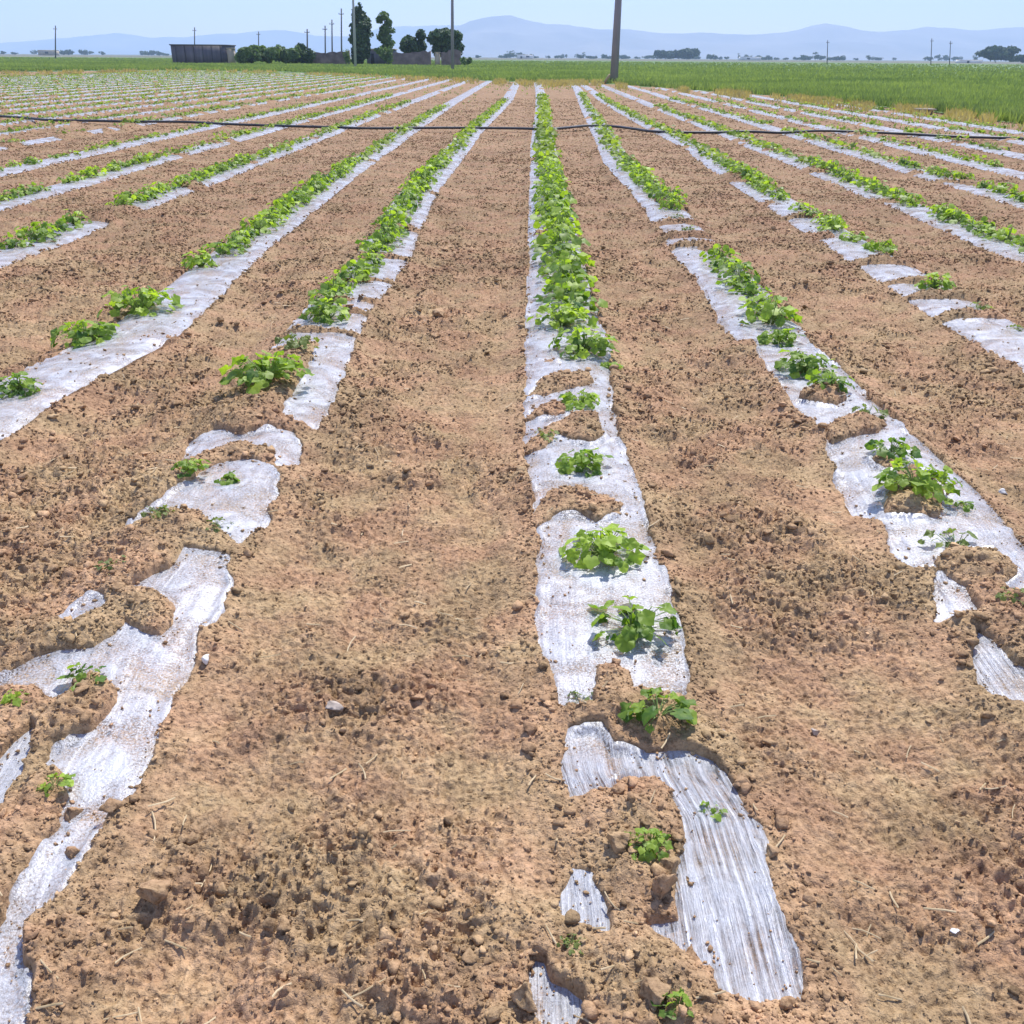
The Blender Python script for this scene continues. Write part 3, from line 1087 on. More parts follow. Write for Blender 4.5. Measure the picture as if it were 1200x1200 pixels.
for k, (px, py, w, kind, ti, lab) in enumerate(NEAR):
    x, y = gnd(px, py, 0.06)
    d = depth_of(x, y)
    put_plant(kind, ti, x, y + 0.4 * w / F * d, w / F * d * 1.08, rng.uniform(0, 6.28), lab, zs=0.8 if kind == 'big' else 0.92)

# rows beyond: where plants stand (pixel rows of the photo) and how thickly
STRETCH = {   # row: [(y_far_px, y_near_px, keep, width, kind)]
    0: [(112, 376, 1.0, 0.36, 'far')],
    -1: [(118, 300, 0.97, 0.30, 'far'), (306, 372, 0.75, 0.24, 'far')],
    1: [(110, 150, 0.5, 0.30, 'far'), (152, 248, 0.98, 0.31, 'far'), (250, 296, 0.45, 0.22, 'dull'), (300, 398, 0.97, 0.30, 'far')],
    2: [(112, 232, 0.97, 0.30, 'far'), (234, 286, 0.6, 0.26, 'far')],
    -2: [(125, 305, 0.95, 0.29, 'far')],
    3: [(125, 330, 0.97, 0.30, 'far')],
    -3: [(120, 246, 0.94, 0.28, 'far'), (262, 300, 0.94, 0.29, 'far'), (305, 330, 0.8, 0.25, 'far')],
    -4: [(112, 290, 0.92, 0.27, 'far')],
    -5: [(112, 260, 0.55, 0.26, 'far')],
    -6: [(100, 150, 0.7, 0.28, 'far'), (156, 240, 0.5, 0.24, 'dull')],
    4: [(115, 300, 0.62, 0.30, 'far')],
    5: [(118, 260, 0.55, 0.28, 'far')],
    6: [(118, 260, 0.55, 0.28, 'far')],
    7: [(118, 260, 0.5, 0.28, 'far')],
    8: [(118, 260, 0.5, 0.28, 'far')],
}
cand = []
for i in ROW_SPAN:
    y0, y1 = ROW_SPAN[i]
    ys = np.linspace(max(y0, 1.5), y1, 8000); xs = ROWS[i](ys)
    c = RN.T @ np.stack([xs, ys, np.full_like(ys, ZF - H)])
    pyy = 600 - F * c[1] / -c[2]
    st = STRETCH.get(i, [(70, 200, 0.85, 0.25, 'far')])
    Y = max(y0, 1.5)
    while Y < y1 - 0.2:
        py = float(np.interp(Y, ys, pyy))
        for (a, b, keep, w, kind) in st:
            if a <= py <= b and rng.random() < keep:
                dist_shift = 0.04
                off = rng.normal(0, 0.028)
                cand.append((Y, i, float(ROWS[i](Y)) + off + (0.04 if i == 0 else 0.055 * np.sign(i)), w * rng.uniform(0.78, 1.18), kind))
        Y += rng.uniform(0.22, 0.34)
cand = [c for c in cand if abs(c[2]) < 0.585 * c[0] + 0.4]
cand.sort(key=lambda c: c[0])
NIND = 300 - len(NEAR)
ORD = {1: 'first', 2: 'second', 3: 'third', 4: 'fourth', 5: 'fifth', 6: 'sixth', 7: 'seventh', 8: 'eighth'}
for k, (Y, i, X, w, kind) in enumerate(cand[:NIND]):
    if i == 0:
        where = 'central row'
    else:
        where = '%s row on the %s side' % (ORD.get(abs(i), 'outer'), 'pole' if i > 0 else 'shed')
    if kind == 'dull':
        lab = 'weak dull plant in the sparse stretch of the %s' % where
    elif Y > 20.5:
        lab = 'small leafy plant close before the dark hose in the %s' % where
    else:
        lab = 'leafy green plant in the close-set stretch of the %s' % where
    put_plant(kind, k, X, Y, w, rng.uniform(0, 6.28), lab, 'plants of the %s%s' % (where, ', sparse' if kind == 'dull' else (', by the hose' if Y > 20.5 else '')), True,
              zs=rng.uniform(0.70, 1.0))
print('plants', len(cand), 'last individual at', cand[min(NIND, len(cand)) - 1][0])

# the rest, too many to count: one mass
FT = [plant_template(120 + s, 13, 0.15, 0.135, 0.062, 2)[0] for s in range(8)]
VV = []; FF = []; TT = []; n0 = 0
rest = cand[NIND:]
rx = np.array([c[2] for c in rest]); ry = np.array([c[0] for c in rest])
rz_, _ = soil_height(rx, ry)
for (Y, i, X, w, kind), z in zip(rest, rz_):
    V, Fc, T = FT[rng.integers(0, 8)]
    s = w / 0.30; a = rng.uniform(0, 6.28); ca, sa = math.cos(a), math.sin(a)
    VV.append(np.stack([(V[:, 0] * ca - V[:, 1] * sa) * s + X, (V[:, 0] * sa + V[:, 1] * ca) * s + Y, V[:, 2] * s * rng.uniform(0.8, 1.15) + z], 1))
    FF.append(Fc + n0); TT.append(np.clip(T + rng.normal(0, 0.12), 0, 1)); n0 += len(V)
if VV:
    me = make_mesh('plants', np.vstack(VV), np.vstack(FF), mat_leaf('crop_leaf_far', (0.085, 0.150, 0.032), (0.310, 0.400, 0.075), 0.45, False), True, {'tone': np.concatenate(TT)})
    tag(link('distant_crop_foliage', me), 'lines of crop foliage merging far off beyond the hose', 'crop', None, 'stuff')


# ------------------------------------------------------------------ the hose
def hose():
    pix = [(-60, 134), (0, 137), (30, 139), (60, 142), (110, 142.5), (150, 143), (215, 143), (262, 145), (320, 147), (395, 149), (430, 150),
           (520, 149.5), (600, 150), (640, 151), (668, 149), (690, 147), (720, 148), (745, 151), (770, 154), (830, 155), (875, 154), (915, 155.5),
           (960, 153.5), (1010, 155), (1060, 157), (1120, 160), (1200, 162), (1270, 164)]
    P = np.array([gnd(px, py, 0.10) for px, py in pix])
    t = np.linspace(0, len(P) - 1, 420)
    # Catmull-Rom
    k = np.clip(t.astype(int), 0, len(P) - 2); f = (t - k)[:, None]
    p0 = P[np.maximum(k - 1, 0)]; p1 = P[k]; p2 = P[k + 1]; p3 = P[np.minimum(k + 2, len(P) - 1)]
    Q = 0.5 * (2 * p1 + (p2 - p0) * f + (2 * p0 - 5 * p1 + 4 * p2 - p3) * f ** 2 + (3 * p1 - p0 - 3 * p2 + p3) * f ** 3)
    z, _ = soil_height(Q[:, 0], Q[:, 1])
    U, I = row_info(Q[:, 0], Q[:, 1])
    z = np.maximum(z, soft_height(Q[:, 0], Q[:, 1], U))
    m = np.array([z[max(0, j - 20):j + 21].max() for j in range(len(z))])
    zs = np.convolve(np.pad(m, 30, 'edge'), np.ones(61) / 61, 'valid') * 0.75 + z.max() * 0.10 + 0.028
    mb = MB()
    mb.tube(np.column_stack([Q, zs]), 0.034 + 0.004 * (vnoise(t * 2, t * 0, 3) - 0.5), 10, 0.85)
    o = mb.build('irrigation_hose', M['hose'], smooth=True)
    tag(o, 'long dark irrigation hose lying across all the crop rows', 'hose')


hose()


# ------------------------------------------------------------------ green field and dry grass beyond
def far_px(px):
    xs = [-250, 0, 200, 330, 450, 560, 620, 700, 745, 900, 1000, 1100, 1200, 1400]
    ys = [88, 86, 84, 86, 91, 96, 98, 99, 103, 114, 124, 134, 149, 176]
    return np.interp(px, xs, ys)


def hor_px(px):
    return 67.0 + (np.asarray(px) - 600.0) * math.tan(ROLL)


def meadow_sheet():
    # fans out from the field's edge to the far plain, just above the soil
    ang = np.linspace(-330, 1530, 190)
    nr = 60
    V = []
    for px in ang:
        x0, y0 = gnd(px, far_px(px) - 1.0)
        u = np.array([x0, y0]) / math.hypot(x0, y0)
        r0 = math.hypot(x0, y0)
        r = r0 * (620.0 / r0) ** np.linspace(0, 1, nr)
        X = u[0] * r; Y = u[1] * r
        Z = 0.03 + 0.10 * sstep(0, 6, r - r0) * fbm(X * 0.25, Y * 0.25, 201, 3) * np.where(r > 150, 0, 1)
        V.append(np.stack([X, Y, Z], 1))
    V = np.vstack(V)
    m, nt, b, out = new_mat('meadow')
    pos = position(nt)
    g = ramp(nt, noise(nt, pos, 0.10, 5, 0.7), [(0.34, (0.050, 0.115, 0.030)), (0.5, (0.085, 0.160, 0.040)), (0.66, (0.155, 0.205, 0.060))])
    sep = N(nt, 'ShaderNodeSeparateXYZ'); nt.links.new(pos, sep.inputs[0])
    nt.links.new(g, b.inputs['Base Color'])
    b.inputs['Roughness'].default_value = 0.9
    nt.links.new(bump(nt, noise(nt, pos, 2.2, 4, 0.7), 0.25, 0.9), b.inputs['Normal'])
    me = make_mesh('meadow', V, grid_faces(190, nr)[:, ::-1], m, True)
    tag(link('meadow', me), kind='structure')


meadow_sheet()


def blades(name, n, px_rng, dy_fun, hgt, wid, mat, label, cat, lean=0.25, per=3, tone=(0.45, 0.2)):
    px = rng.uniform(*px_rng, n)
    edge = far_px(px); hor = hor_px(px)
    py = dy_fun(px, edge, hor, n)
    x = np.empty(n); y = np.empty(n)
    d0 = np.stack([(px - 600) / F, -(py - 600) / F, -np.ones(n)])
    w = RN @ d0
    t = -H / w[2]
    ok = (w[2] < 0)
    x = w[0] * t; y = w[1] * t
    ok &= (y > 5) & (y < 450)
    x, y = x[ok], y[ok]; n = len(x)
    patch = fbm(x * 0.16, y * 0.16, 301, 3)
    VV = []; TT = []
    for k in range(per):
        a = rng.uniform(0, 2 * math.pi, n)
        dist = np.hypot(x, y)
        ww = wid * (0.6 + 0.8 * rng.random(n)) * np.maximum(1, dist / 45)
        hh = hgt * (0.55 + 0.75 * rng.random(n)) * (0.65 + 0.7 * patch)
        bx = x + rng.normal(0, 0.08, n); by = y + rng.normal(0, 0.08, n)
        lx = rng.normal(0, lean, n) * hh; ly = rng.normal(0, lean, n) * hh
        c, s = np.cos(a) * ww / 2, np.sin(a) * ww / 2 * 0.6
        V = np.stack([
            np.stack([bx - c, by - s, np.zeros(n) + 0.0], 1), np.stack([bx + c, by + s, np.zeros(n)], 1),
            np.stack([bx + lx * 0.4 + c * 0.8, by + ly * 0.4 + s * 0.8, hh * 0.6], 1), np.stack([bx + lx * 0.4 - c * 0.8, by + ly * 0.4 - s * 0.8, hh * 0.6], 1),
            np.stack([bx + lx, by + ly, hh], 1)], 1)
        VV.append(V.reshape(-1, 3))
        TT.append(np.repeat(np.clip(rng.normal(tone[0], tone[1], n) + (patch - 0.5) * 1.0, 0, 1), 5))
    V = np.vstack(VV); m = len(V) // 5
    b = np.arange(m) * 5
    q = np.stack([b, b + 1, b + 2, b + 3], 1); t3 = np.stack([b + 3, b + 2, b + 4], 1)
    me = make_mesh(name, V, [q, t3], M[mat], False, {'tone': np.concatenate(TT)})
    tag(link(name, me), label, cat, None, 'stuff')


blades('green_grass', 100000, (-60, 1300), lambda px, e, h, n: h + 3.0 + (e - 1.5 - h - 3.0) * rng.random(n) ** 0.9, 0.30, 0.042, 'grass',
       'wide green field of leafy fodder growing beyond the film-covered rows', 'green field')
blades('dry_grass', 15000, (-60, 1300),
       lambda px, e, h, n: np.where((0.5 * vnoise(px * 0.02, px * 0, 77) + 0.5 * vnoise(px * 0.11, px * 0, 78) > 0.43) & (rng.random(n) < np.where(px < 580, 0.22, 1.0)), e + 0.5 + rng.normal(0, 0.11, n) * (e - h) * 0.6 - 0.03 * (e - h), e + 400), 0.22, 0.05, 'dry',
       'fringe of tan dried grass and weeds along the edge of the green field', 'dry grass')
# sparse weeds between the far film strips
blades('field_weeds', 16000, (-60, 1280),
       lambda px, e, h, n: np.where(rng.random(n) < np.clip(1.1 - px / 560, 0.12, 1), e + 0.5 + np.abs(rng.normal(0, 0.55, n)) * np.where(px < 560, 1, 0.35) * (e - h), e + 900), 0.09, 0.05, 'grass',
       'low weeds greening the far ends of the crop rows', 'weeds', 0.5, 2, (0.6, 0.25))


# ------------------------------------------------------------------ trees
def crown_mesh(name, blobs, nleaf, size, mat, seed, up=0.3):
    """leaf-clump faces spread through a set of ellipsoid limbs; blobs: (x,y,z,rx,ry,rz)"""
    r = np.random.default_rng(seed)
    vol = np.array([b[3] * b[4] * b[5] for b in blobs]) ** 0.8; vol /= vol.sum()
    which = r.choice(len(blobs), nleaf, p=vol)
    B = np.array(blobs)[which]
    d = r.normal(size=(nleaf, 3)); d /= np.linalg.norm(d, axis=1)[:, None]
    rad = r.random(nleaf) ** 0.42
    P = B[:, :3] + d * rad[:, None] * B[:, 3:]
    # ragged outline
    k = vnoise(P[:, 0] / size * 0.35 + P[:, 2] / size * 0.2, P[:, 2] / size * 0.35 + P[:, 1] / size * 0.2, seed)
    keep = (k > 0.26) | (rad < 0.72)
    P, d, rad = P[keep], d[keep], rad[keep]
    n = len(P)
    nrm = d + r.normal(0, 0.7, (n, 3)); nrm[:, 2] += up; nrm /= np.linalg.norm(nrm, axis=1)[:, None]
    a = np.cross(nrm, r.normal(size=(n, 3))); a /= np.linalg.norm(a, axis=1)[:, None]
    b = np.cross(nrm, a)
    s = size * r.uniform(0.5, 1.3, n)[:, None]
    V = np.stack([P - a * s * 0.5 - b * s * 0.35, P + a * s * 0.5 - b * s * 0.25, P + a * s * 0.35 + b * s * 0.5 + nrm * s * 0.12, P - a * s * 0.5 + b * s * 0.4], 1).reshape(-1, 3)
    f = np.arange(n * 4).reshape(-1, 4)
    tone = np.repeat(np.clip(r.normal(0.45, 0.25, n), 0, 1), 4)
    return make_mesh(name, V, f, M[mat], False, {'tone': tone})


def tree(name, px, ybase, ytop, wpx, Y, label, mat, shape, seed, group=None, cat='tree', nleaf=2600):
    x, _, z1 = at_depth(px, ytop, Y)
    hgt = z1
    wid = wpx / F * (Y * math.cos(PITCH))
    r = np.random.default_rng(seed)
    root = empty(name, (x, Y, 0), label, cat, group)
    blobs = []
    if shape == 'cypress':
        n = 12
        for k in range(n):
            t = (k + 0.5) / n
            rr = wid * 0.5 * (math.sin(math.pi * min(1, 0.16 + t * 0.86)) ** 0.6) * r.uniform(0.72, 0.95)
            blobs.append((r.normal(0, 0.07) * wid, r.normal(0, 0.07) * wid, hgt * (0.06 + 0.90 * t), rr, rr, hgt * 0.085))
        th = 0.5
    elif shape == 'column':
        zs = [0.30, 0.42, 0.55, 0.68, 0.80, 0.92, 0.62, 0.50]
        for k, t in enumerate(zs):
            rr = wid * (0.36 if t < 0.6 else 0.22) * r.uniform(0.75, 1.1)
            blobs.append((r.normal(0, 0.09) * wid, r.normal(0, 0.1) * wid, hgt * t, rr * 1.1, rr, hgt * 0.10))
        blobs.append((0.26 * wid, 0, hgt * 0.66, wid * 0.24, wid * 0.2, hgt * 0.06))
        blobs.append((-0.2 * wid, 0, hgt * 0.86, wid * 0.2, wid * 0.2, hgt * 0.07))
        th = 0.85
    elif shape == 'bush':
        for k in range(9):
            blobs.append((r.uniform(-0.36, 0.36) * wid, r.uniform(-0.2, 0.2) * wid, hgt * r.uniform(0.35, 0.72), wid * 0.22, wid * 0.2, hgt * 0.30))
        th = 0.3
    else:   # round
        for k in range(17):
            a = r.uniform(0, 6.28); q = math.sqrt(r.random()) * 0.30
            blobs.append((math.cos(a) * q * wid, math.sin(a) * q * wid, hgt * r.uniform(0.34, 0.80), wid * r.uniform(0.15, 0.25), wid * 0.22, hgt * r.uniform(0.13, 0.20)))
        th = 0.6
    # bend the outline to the measured width
    ext = max(abs(b[0]) + b[3] for b in blobs)
    s = wid * 0.5 / ext
    blobs = [(b[0] * s, b[1] * s, b[2], b[3] * s, b[4] * s, b[5]) for b in blobs]
    top = max(b[2] + b[5] for b in blobs); sz = hgt / top
    blobs = [(b[0], b[1], b[2] * sz, b[3], b[4], b[5] * sz) for b in blobs]
    tr = MB()
    tw = max(0.04 * hgt, 0.08) * (0.7 if shape != 'round' else 0.8)
    tr.tube([(0, 0, -0.2), (0.02 * wid, 0, hgt * th * 0.5), (0, 0, hgt * th)], [tw * 0.7, tw * 0.5, tw * 0.25], 8)
    for k in range(5):
        b = blobs[r.integers(0, len(blobs))]
        tr.tube([(0, 0, hgt * th * r.uniform(0.35, 0.75)), (b[0] * 0.6, b[1] * 0.6, b[2] * 0.85), (b[0], b[1], b[2])], [tw * 0.3, tw * 0.2, tw * 0.08], 6)
    tr.build('trunk', M['bark'], root)
    size = max(wid, hgt * 0.4) * (0.085 if nleaf > 1000 else 0.10)
    link('crown', crown_mesh('crown', blobs, nleaf, size, mat, seed), root)
    return root


YF = 190.0        # the farmstead's distance
tree('cypress_tree', 420, 75, 0.5, 31, YF, 'tall dark cypress behind the pale slim pole', 'tree_dark', 'cypress', 3, nleaf=9000)
tree('poplar_tree', 450, 75, 13, 27, YF + 3, 'slim light green tree standing next to the dark cypress', 'tree_mid', 'column', 5, nleaf=3000)
tree('broad_tree', 484, 76, 34, 33, YF + 8, 'smaller round dark tree behind the mud wall', 'tree_dark', 'round', 8, nleaf=7000)
tree('broad_tree', 523, 76, 33, 47, YF + 6, 'larger round dark tree behind the mud wall and dark pole', 'tree_dark', 'round', 12, nleaf=9000)
for k, (px, top, w, lab) in enumerate([
    (289, 55, 36, 'green bush next to the dark shed and its pale pillar'),
    (310, 53, 40, 'second bush from the shed in the green hedge line'),
    (333, 52, 40, 'bush in the hedge line beside the brown mud wall'),
    (353, 50, 32, 'darker bush with a thin pole behind it'),
]):
    tree('bush', px, 76, top, w, YF - 4 + k * 1.5, lab, 'tree_mid' if k < 3 else 'tree_dark', 'bush', 30 + k, cat='bush', nleaf=3600)
tree('bush', 404, 76, 56, 12, YF - 12, 'small light bush in front of the mud wall by the cypress', 'tree_mid', 'bush', 41, cat='bush', nleaf=600)
tree('bush', 452, 76, 54, 18, YF - 6, 'light green bush at the foot of the slim tree', 'tree_mid', 'bush', 43, cat='bush', nleaf=700)
tree('bush', 546, 77, 66, 16, YF - 10, 'low green bush beside the dark pole', 'tree_mid', 'bush', 44, cat='bush', nleaf=500)

# scattered far trees on the plain
FARP = [(560, 66, 10, 1), (598, 59, 13, 1), (588, 65, 7, 1), (628, 67, 8, 0), (642, 65, 7, 0), (661, 63, 10, 0), (676, 62, 7, 0), (684, 61, 6, 1), (693, 66, 8, 0),
        (706, 63, 7, 0), (735, 66, 9, 0), (747, 66, 8, 0), (832, 64, 7, 0), (843, 66, 9, 0), (852, 66, 7, 0), (866, 62, 5, 1), (897, 66, 8, 0), (910, 67, 9, 0),
        (921, 68, 8, 0), (934, 67, 11, 0), (948, 68, 7, 0), (957, 61, 12, 1), (979, 66, 7, 0), (987, 65, 10, 1), (1003, 69, 7, 0), (1024, 66, 7, 1), (1048, 67, 6, 0),
        (40, 58, 10, 0), (78, 58, 18, 0), (97, 58, 13, 0), (120, 60, 9, 0), (180, 59, 17, 0), (1088, 66, 14, 0), (1104, 64, 18, 0), (1122, 66, 14, 0), (1144, 64, 8, 0)]
_r = np.random.default_rng(5)
for px in np.concatenate([_r.uniform(590, 1030, 46), _r.uniform(0, 200, 9)]):
    FARP.append((float(px), float(hor_px(px)) - _r.uniform(1.5, 5.5), float(_r.uniform(8, 17)), 0 if _r.random() < 0.8 else 1))
for k, (px, top, w, kd) in enumerate(FARP):
    Yd = 1500 + 60 * (k % 7)
    hor = float(hor_px(px))
    top = min(top, hor - 2.0)
    tree('distant_tree', px, hor + 2, top, w, Yd, 'small bluish hazy tree standing along the skyline of the plain', 'tree_far', 'column' if kd else 'bush', 60 + k,
         'hazy trees scattered along the skyline', nleaf=260)
tree('tree_clump', 780, 73, 59, 26, 1250, 'flat dark blue-green tree mass, shed end, beyond the tall pole', 'tree_far', 'bush', 150, nleaf=4000)
tree('tree_clump', 805, 73, 57, 34, 1250, 'higher dark blue-green tree mass beyond the tall pole', 'tree_far', 'bush', 151, nleaf=4500)
tree('broad_tree', 1170, 75, 55, 44, 800, 'broad dark tree over a white low roof on the skyline', 'tree_far', 'round', 152, nleaf=2600)
tree('broad_tree', 1196, 75, 64, 22, 820, 'low dark tree at the picture edge on the skyline', 'tree_far', 'bush', 153, nleaf=900)


# ------------------------------------------------------------------ buildings of the farmstead
def quad_x(px0, px1, Y):
    return at_depth(px0, 70, Y)[0], at_depth(px1, 70, Y)[0]


def zz(px, py, Y):
    return at_depth(px, py, Y)[2]


def building(name, px0, px1, ytop, Y, depth, wall, roof, label, cat, openings=(), parapet=0.12):
    x0, x1 = quad_x(px0, px1, Y); h = zz((px0 + px1) / 2, ytop, Y)
    cx = (x0 + x1) / 2
    root = empty(name, (cx, Y + depth / 2, 0), label, cat)
    hw = (x1 - x0) / 2; hd = depth / 2
    mb = MB()
    mb.box(-hw, hw, -hd, hd, -0.3, h - 0.18)
    mb.build('wall', M[wall], root)
    rb = MB(); rb.box(-hw - 0.18, hw + 0.18, -hd - 0.18, hd + 0.18, h - 0.178, h)
    rb.build('roof', M[roof], root)
    for (kind, a, b, z0, z1) in openings:
        xa = -hw + 2 * hw * a; xb = -hw + 2 * hw * b
        o = MB(); o.box(xa, xb, -hd - 0.06, -hd + 0.02, h * z0, h * z1)
        o.build(kind, M['dark_open'], root)
    return root, hw, hd, h


rt, hw, hd, h = building('farm_shed', 202, 265, 52, YF, 7.0, 'shed', 'shed_roof', 'long low dark sheet-metal shed with flat roof at the field end', 'shed')
for k in range(6):
    mb = MB(); xk = -hw + 2 * hw * (k + 0.5) / 6
    mb.box(xk - 0.06, xk + 0.06, -hd - 0.07, -hd - 0.003, 0, h - 0.19)
    mb.build('post', M['shed_roof'], rt)
# pale pillar
x0, x1 = quad_x(267, 275, YF)
mb = MB(); hp = zz(271, 56, YF)
mb.box(x0, x1, YF, YF + 0.9, -0.2, hp - 0.2); mb.box(x0 - 0.1, x1 + 0.1, YF - 0.1, YF + 1.0, hp - 0.197, hp)
tag(mb.build('gate_pillar', M['mud_pale']), 'pale tan gate pillar at the end of the dark shed', 'pillar')


def mud_wall(px0, px1, ytop, Y, label, seed, mat='mud', rag=0.25):
    x0, x1 = quad_x(px0, px1, Y); h = zz((px0 + px1) / 2, ytop, Y)
    n = 60
    xs = np.linspace(x0, x1, n)
    top = h - rag * h * vnoise(xs * 0.45, xs * 0, seed) - 0.12 * h * vnoise(xs * 2.1, xs * 0, seed + 1)
    V = []
    for x, t in zip(xs, top):
        V += [(x, Y, -0.2), (x, Y, t), (x, Y + 0.55, t - 0.05), (x, Y + 0.55, -0.2)]
    q = []
    for i in range(n - 1):
        for j in range(3):
            q.append((i * 4 + j, i * 4 + j + 1, i * 4 + 5 + j, i * 4 + 4 + j))
    q += [(0, 3, 2, 1), (n * 4 - 4, n * 4 - 3, n * 4 - 2, n * 4 - 1)]
    me = make_mesh('mud_wall', V, np.array(q), M[mat])
    return tag(link('mud_wall', me), label, 'wall')


mud_wall(354, 410, 56, YF + 2, 'brown mud-brick wall between the hedge and the cypress', 5)
mud_wall(458, 505, 58, YF - 2, 'ruined brown mud wall below the smaller round tree', 9, rag=0.2)
mud_wall(517, 540, 57, YF - 2, 'short broken mud wall below the larger round tree', 14, rag=0.35)
x0, x1 = quad_x(509.5, 515.5, YF - 2)
mb = MB(); hp = zz(512, 61, YF - 2); mb.box(x0, x1, YF - 2, YF - 1.2, -0.2, hp - 0.1); mb.box(x0 - 0.08, x1 + 0.08, YF - 2.1, YF - 1.1, hp - 0.097, hp)
tag(mb.build('gate_pillar', M['mud_pale']), 'pale broken pillar in the gap of the ruined wall', 'pillar')
building('farm_house', 430, 461, 57, YF + 10, 6.0, 'shed', 'mud_pale', 'small dark house with a pale roof edge behind the slim tree', 'house',
         [('door', 0.15, 0.27, 0.0, 0.7), ('window', 0.5, 0.72, 0.38, 0.72)])
building('white_house', 606, 625, 64.0, 1300, 12, 'white', 'white', 'tiny white house far off on the plain', 'house', [('door', 0.2, 0.32, 0, 0.6), ('window', 0.55, 0.75, 0.3, 0.7)])
building('white_barn', 1126, 1152, 70, 700, 8, 'white', 'white', 'low white barn under the broad dark tree', 'barn', [('door', 0.3, 0.4, 0.0, 0.7)])
building('pale_house', 46, 66, 58.5, 1100, 10, 'mud_pale', 'white', 'tiny pale house beside a thin pole on the plain', 'house', [('window', 0.4, 0.6, 0.3, 0.7)])
building('white_house', 868, 892, 66.5, 1300, 12, 'white', 'white', 'tiny white house past the hazy tree mass', 'house', [('window', 0.3, 0.45, 0.3, 0.7)])


# ------------------------------------------------------------------ poles
def pole(px_b, py_b, px_t, y_t, Y, wpx, mat, label, arm=True, group=None, extra=0.0):
    xb = at_depth(px_b, 70, Y)[0]
    xt, _, zt = at_depth(px_t, y_t, Y)
    zt += extra
    w = wpx / F * Y * math.cos(PITCH)
    root = empty('utility_pole', (xb, Y, 0), label, 'pole', group)
    mb = MB()
    lean = (xt - xb)
    mb.tube([(0, 0, -0.3), (lean * 0.5, 0, zt * 0.5), (lean, 0, zt)], [w * 0.52, w * 0.45, w * 0.38], 10)
    mb.build('shaft', M[mat], root, smooth=True)
    if arm:
        al = max(w * 1.5, 0.55)
        a = MB(); zc = zt * 0.90
        a.box(lean * 0.9 - al, lean * 0.9 + al, -w * 0.5 - 0.12, -w * 0.5 + 0.02, zc - 0.06, zc + 0.06)
        a.build('crossarm', M[mat], root)
        for k in (-0.85, 0.0, 0.85):
            s = MB(); s.tube([(lean * 0.9 + k * al, -w * 0.5 - 0.05, zc + 0.06), (lean * 0.9 + k * al, -w * 0.5 - 0.05, zc + 0.26)], [0.07, 0.05], 6)
            s.build('insulator', M['pole_pale'], root)
    return root


xb, yb = gnd(721, 98)
pole(720.5, 98, 727, -40, yb, 9.6, 'pole', 'tall thick grey pole rising out of view at the field end', False)
pole(530, 76, 530, -25, 120.0, 4.0, 'pole', 'thin dark tall pole before the larger round tree', False)
pole(416, 76, 413, -25, 150.0, 3.2, 'pole_pale', 'slim pale pole running up past the dark cypress', False)
for k, (px, top, Y, w, lab) in enumerate([
    (65, 30, 330, 1.5, 'thin pole with crossarm far off beside the pale house'),
    (228, 32, 320, 1.4, 'thin pole with crossarm rising behind the dark shed'),
    (303, 37, 320, 1.4, 'thin pole with crossarm rising behind the hedge bushes'),
    (360, 34, 260, 2.0, 'dark pole above the darker hedge bush'),
    (381, 30, 250, 1.8, 'pole behind the mud wall, lower of the close set'),
    (389, 23, 240, 1.8, 'pole behind the mud wall, middle of the close set'),
    (400, 10, 230, 1.9, 'pole behind the mud wall, next to the cypress'),
    (970, 47, 380, 1.0, 'hair-thin pole on the skyline beyond the green field'),
    (1092, 45, 380, 1.0, 'hair-thin pole near the low trees on the skyline'),
    (1114, 48, 360, 1.0, 'hair-thin pole just before the white barn'),
]):
    pole(px, 74, px, top, Y, w, 'pole_far', lab)
# leaning pale plank beside the thick pole
xb2, yb2 = gnd(706, 99); xt2, _, zt2 = at_depth(715, 87, yb2)
mb = MB(); mb.tube([(xb2, yb2, -0.1), ((xb2 + xt2) / 2 + 0.02, yb2, zt2 / 2), (xt2, yb2, zt2)], [0.10, 0.09, 0.08], 6)
tag(mb.build('leaning_stake', M['straw']), 'pale wooden stake leaning against the thick grey pole', 'stake')
# flat slab at the edge of the green field
sx, sy = gnd(1083, 136)
rt = empty('field_hydrant', (sx, sy, 0), 'small brown concrete box with a pale slab lid by the green field', 'box')
mb = MB(); mb.box(-0.17, 0.17, -0.16, 0.16, -0.1, 0.17); mb.build('body', M['mud'], rt)
mb = MB(); mb.box(-0.25, 0.25, -0.22, 0.22, 0.172, 0.215); mb.build('lid', M['mud_pale'], rt)


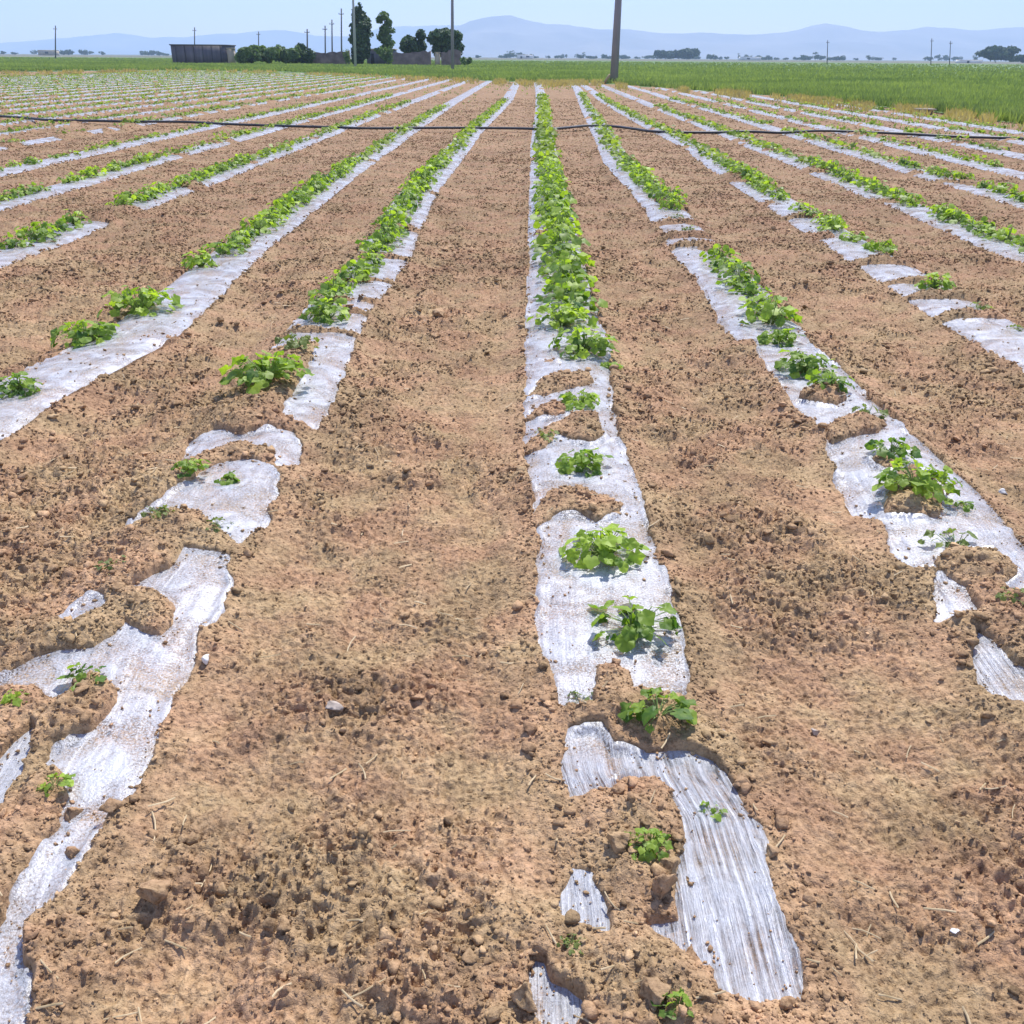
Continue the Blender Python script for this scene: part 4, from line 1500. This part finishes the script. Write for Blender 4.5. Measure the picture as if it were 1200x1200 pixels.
# ------------------------------------------------------------------ hills
def ridge(name, prof, D, depth, seed, rough=0.20):
    px = np.linspace(prof[0][0], prof[-1][0], 420)
    top = np.interp(px, [p[0] for p in prof], [p[1] for p in prof])
    hor = hor_px(px)
    h = np.array([max(at_depth(a, b, D)[2] - H, 0.0) for a, b in zip(px, np.minimum(top, hor))])
    X0 = np.array([at_depth(a, 67, D)[0] for a in px])
    h = h * (1 + 0.22 * (fbm(X0 / 520.0, X0 * 0, seed + 3, 5) - 0.5))
    nr = 60
    V = np.zeros((nr, len(px), 3))
    for k in range(nr):
        t = k / (nr - 1) * 2 - 1
        y = D + depth * t
        prof_t = np.clip(1 - abs(t) ** 1.3, 0, 1)
        nz = fbm(X0 / 300.0, np.full_like(X0, y / 300.0), seed, 6)
        ridgey = 1 - np.abs(2 * fbm(X0 / 900.0, np.full_like(X0, y / 900.0), seed + 9, 3) - 1)
        z = h * prof_t * (1 - rough * 2.2 * (1 - nz) * abs(t) * 2 - 0.55 * (1 - ridgey) * min(1, abs(t) * 3))
        z = np.maximum(z, 0) * (1 + rough * 0.5 * (nz - 0.5)) - 4 * abs(t)
        V[k, :, 0] = X0 * (y / D) ** 0.3; V[k, :, 1] = y; V[k, :, 2] = z
    me = make_mesh(name, V.reshape(-1, 3), grid_faces(nr, len(px)), M['hill'], True)
    tag(link(name, me), kind='structure')


ridge('hills', [(420, 67), (480, 50), (510, 42), (532, 33), (552, 24), (575, 18.5), (598, 17), (615, 21), (640, 27), (665, 29), (700, 35), (735, 34), (762, 36.5), (800, 39),
                (850, 39), (890, 37), (920, 33), (945, 28), (962, 26.5), (980, 30), (1003, 36), (1025, 37), (1050, 33), (1080, 28.5), (1105, 29.5), (1140, 31),
                (1175, 31), (1210, 33), (1300, 38), (1450, 50)], 8200.0, 1500.0, 401)
ridge('hills', [(-300, 52), (-100, 50), (0, 50), (60, 46), (110, 42), (140, 39), (180, 44), (225, 42), (262, 37), (300, 36), (335, 35), (372, 40), (410, 41), (445, 34), (480, 31),
                (520, 30), (600, 34), (700, 50), (760, 66)], 11500.0, 1300.0, 431)


# ------------------------------------------------------------------ air
def haze():
    m = bpy.data.materials.new('haze'); m.use_nodes = True
    nt = m.node_tree; nt.nodes.clear()
    out = nt.nodes.new('ShaderNodeOutputMaterial')
    v = nt.nodes.new('ShaderNodeVolumePrincipled')
    v.inputs['Color'].default_value = (0.53, 0.73, 1.0, 1)
    v.inputs['Density'].default_value = HAZE
    v.inputs['Anisotropy'].default_value = 0.0
    nt.links.new(v.outputs[0], out.inputs['Volume'])
    mb = MB(); mb.box(-11000, 11000, -60, 13600, -6.0, 780)
    o = mb.build('haze', m)
    tag(o, 'pale blue summer haze hanging over the whole plain', 'haze', None, 'stuff')


HAZE = 0.00018
haze()

# ------------------------------------------------------------------ light
SUN = Vector((0.22, 0.52, 0.86)).normalized()
sd = bpy.data.lights.new('sun', 'SUN')
sd.energy = 4.2; sd.angle = math.radians(0.55); sd.color = (1.0, 0.955, 0.88)
so = bpy.data.objects.new('sun', sd); C.objects.link(so)
so.rotation_euler = SUN.to_track_quat('Z', 'Y').to_euler()
w = bpy.data.worlds.new('World'); scene.world = w; w.use_nodes = True
nt = w.node_tree
bg = nt.nodes['Background']
sky = nt.nodes.new('ShaderNodeTexSky'); sky.sky_type = 'NISHITA'; sky.sun_disc = False
sky.sun_elevation = math.asin(SUN.z); sky.sun_rotation = math.atan2(SUN.x, SUN.y)
sky.air_density = 1.2; sky.dust_density = 0.3; sky.ozone_density = 3.0; sky.altitude = 1200
nt.links.new(mixc(nt, 1.0, sky.outputs[0], (1.20, 0.98, 1.04), 'MULTIPLY'), bg.inputs['Color'])
bg.inputs['Strength'].default_value = 0.15

scene.view_settings.view_transform = 'Standard'
scene.view_settings.look = 'None'
scene.view_settings.exposure = 0.75
scene.view_settings.gamma = 1.0
scene.cycles.use_denoising = True
scene.cycles.max_bounces = 6
scene.cycles.transparent_max_bounces = 12
scene.cycles.volume_bounces = 1
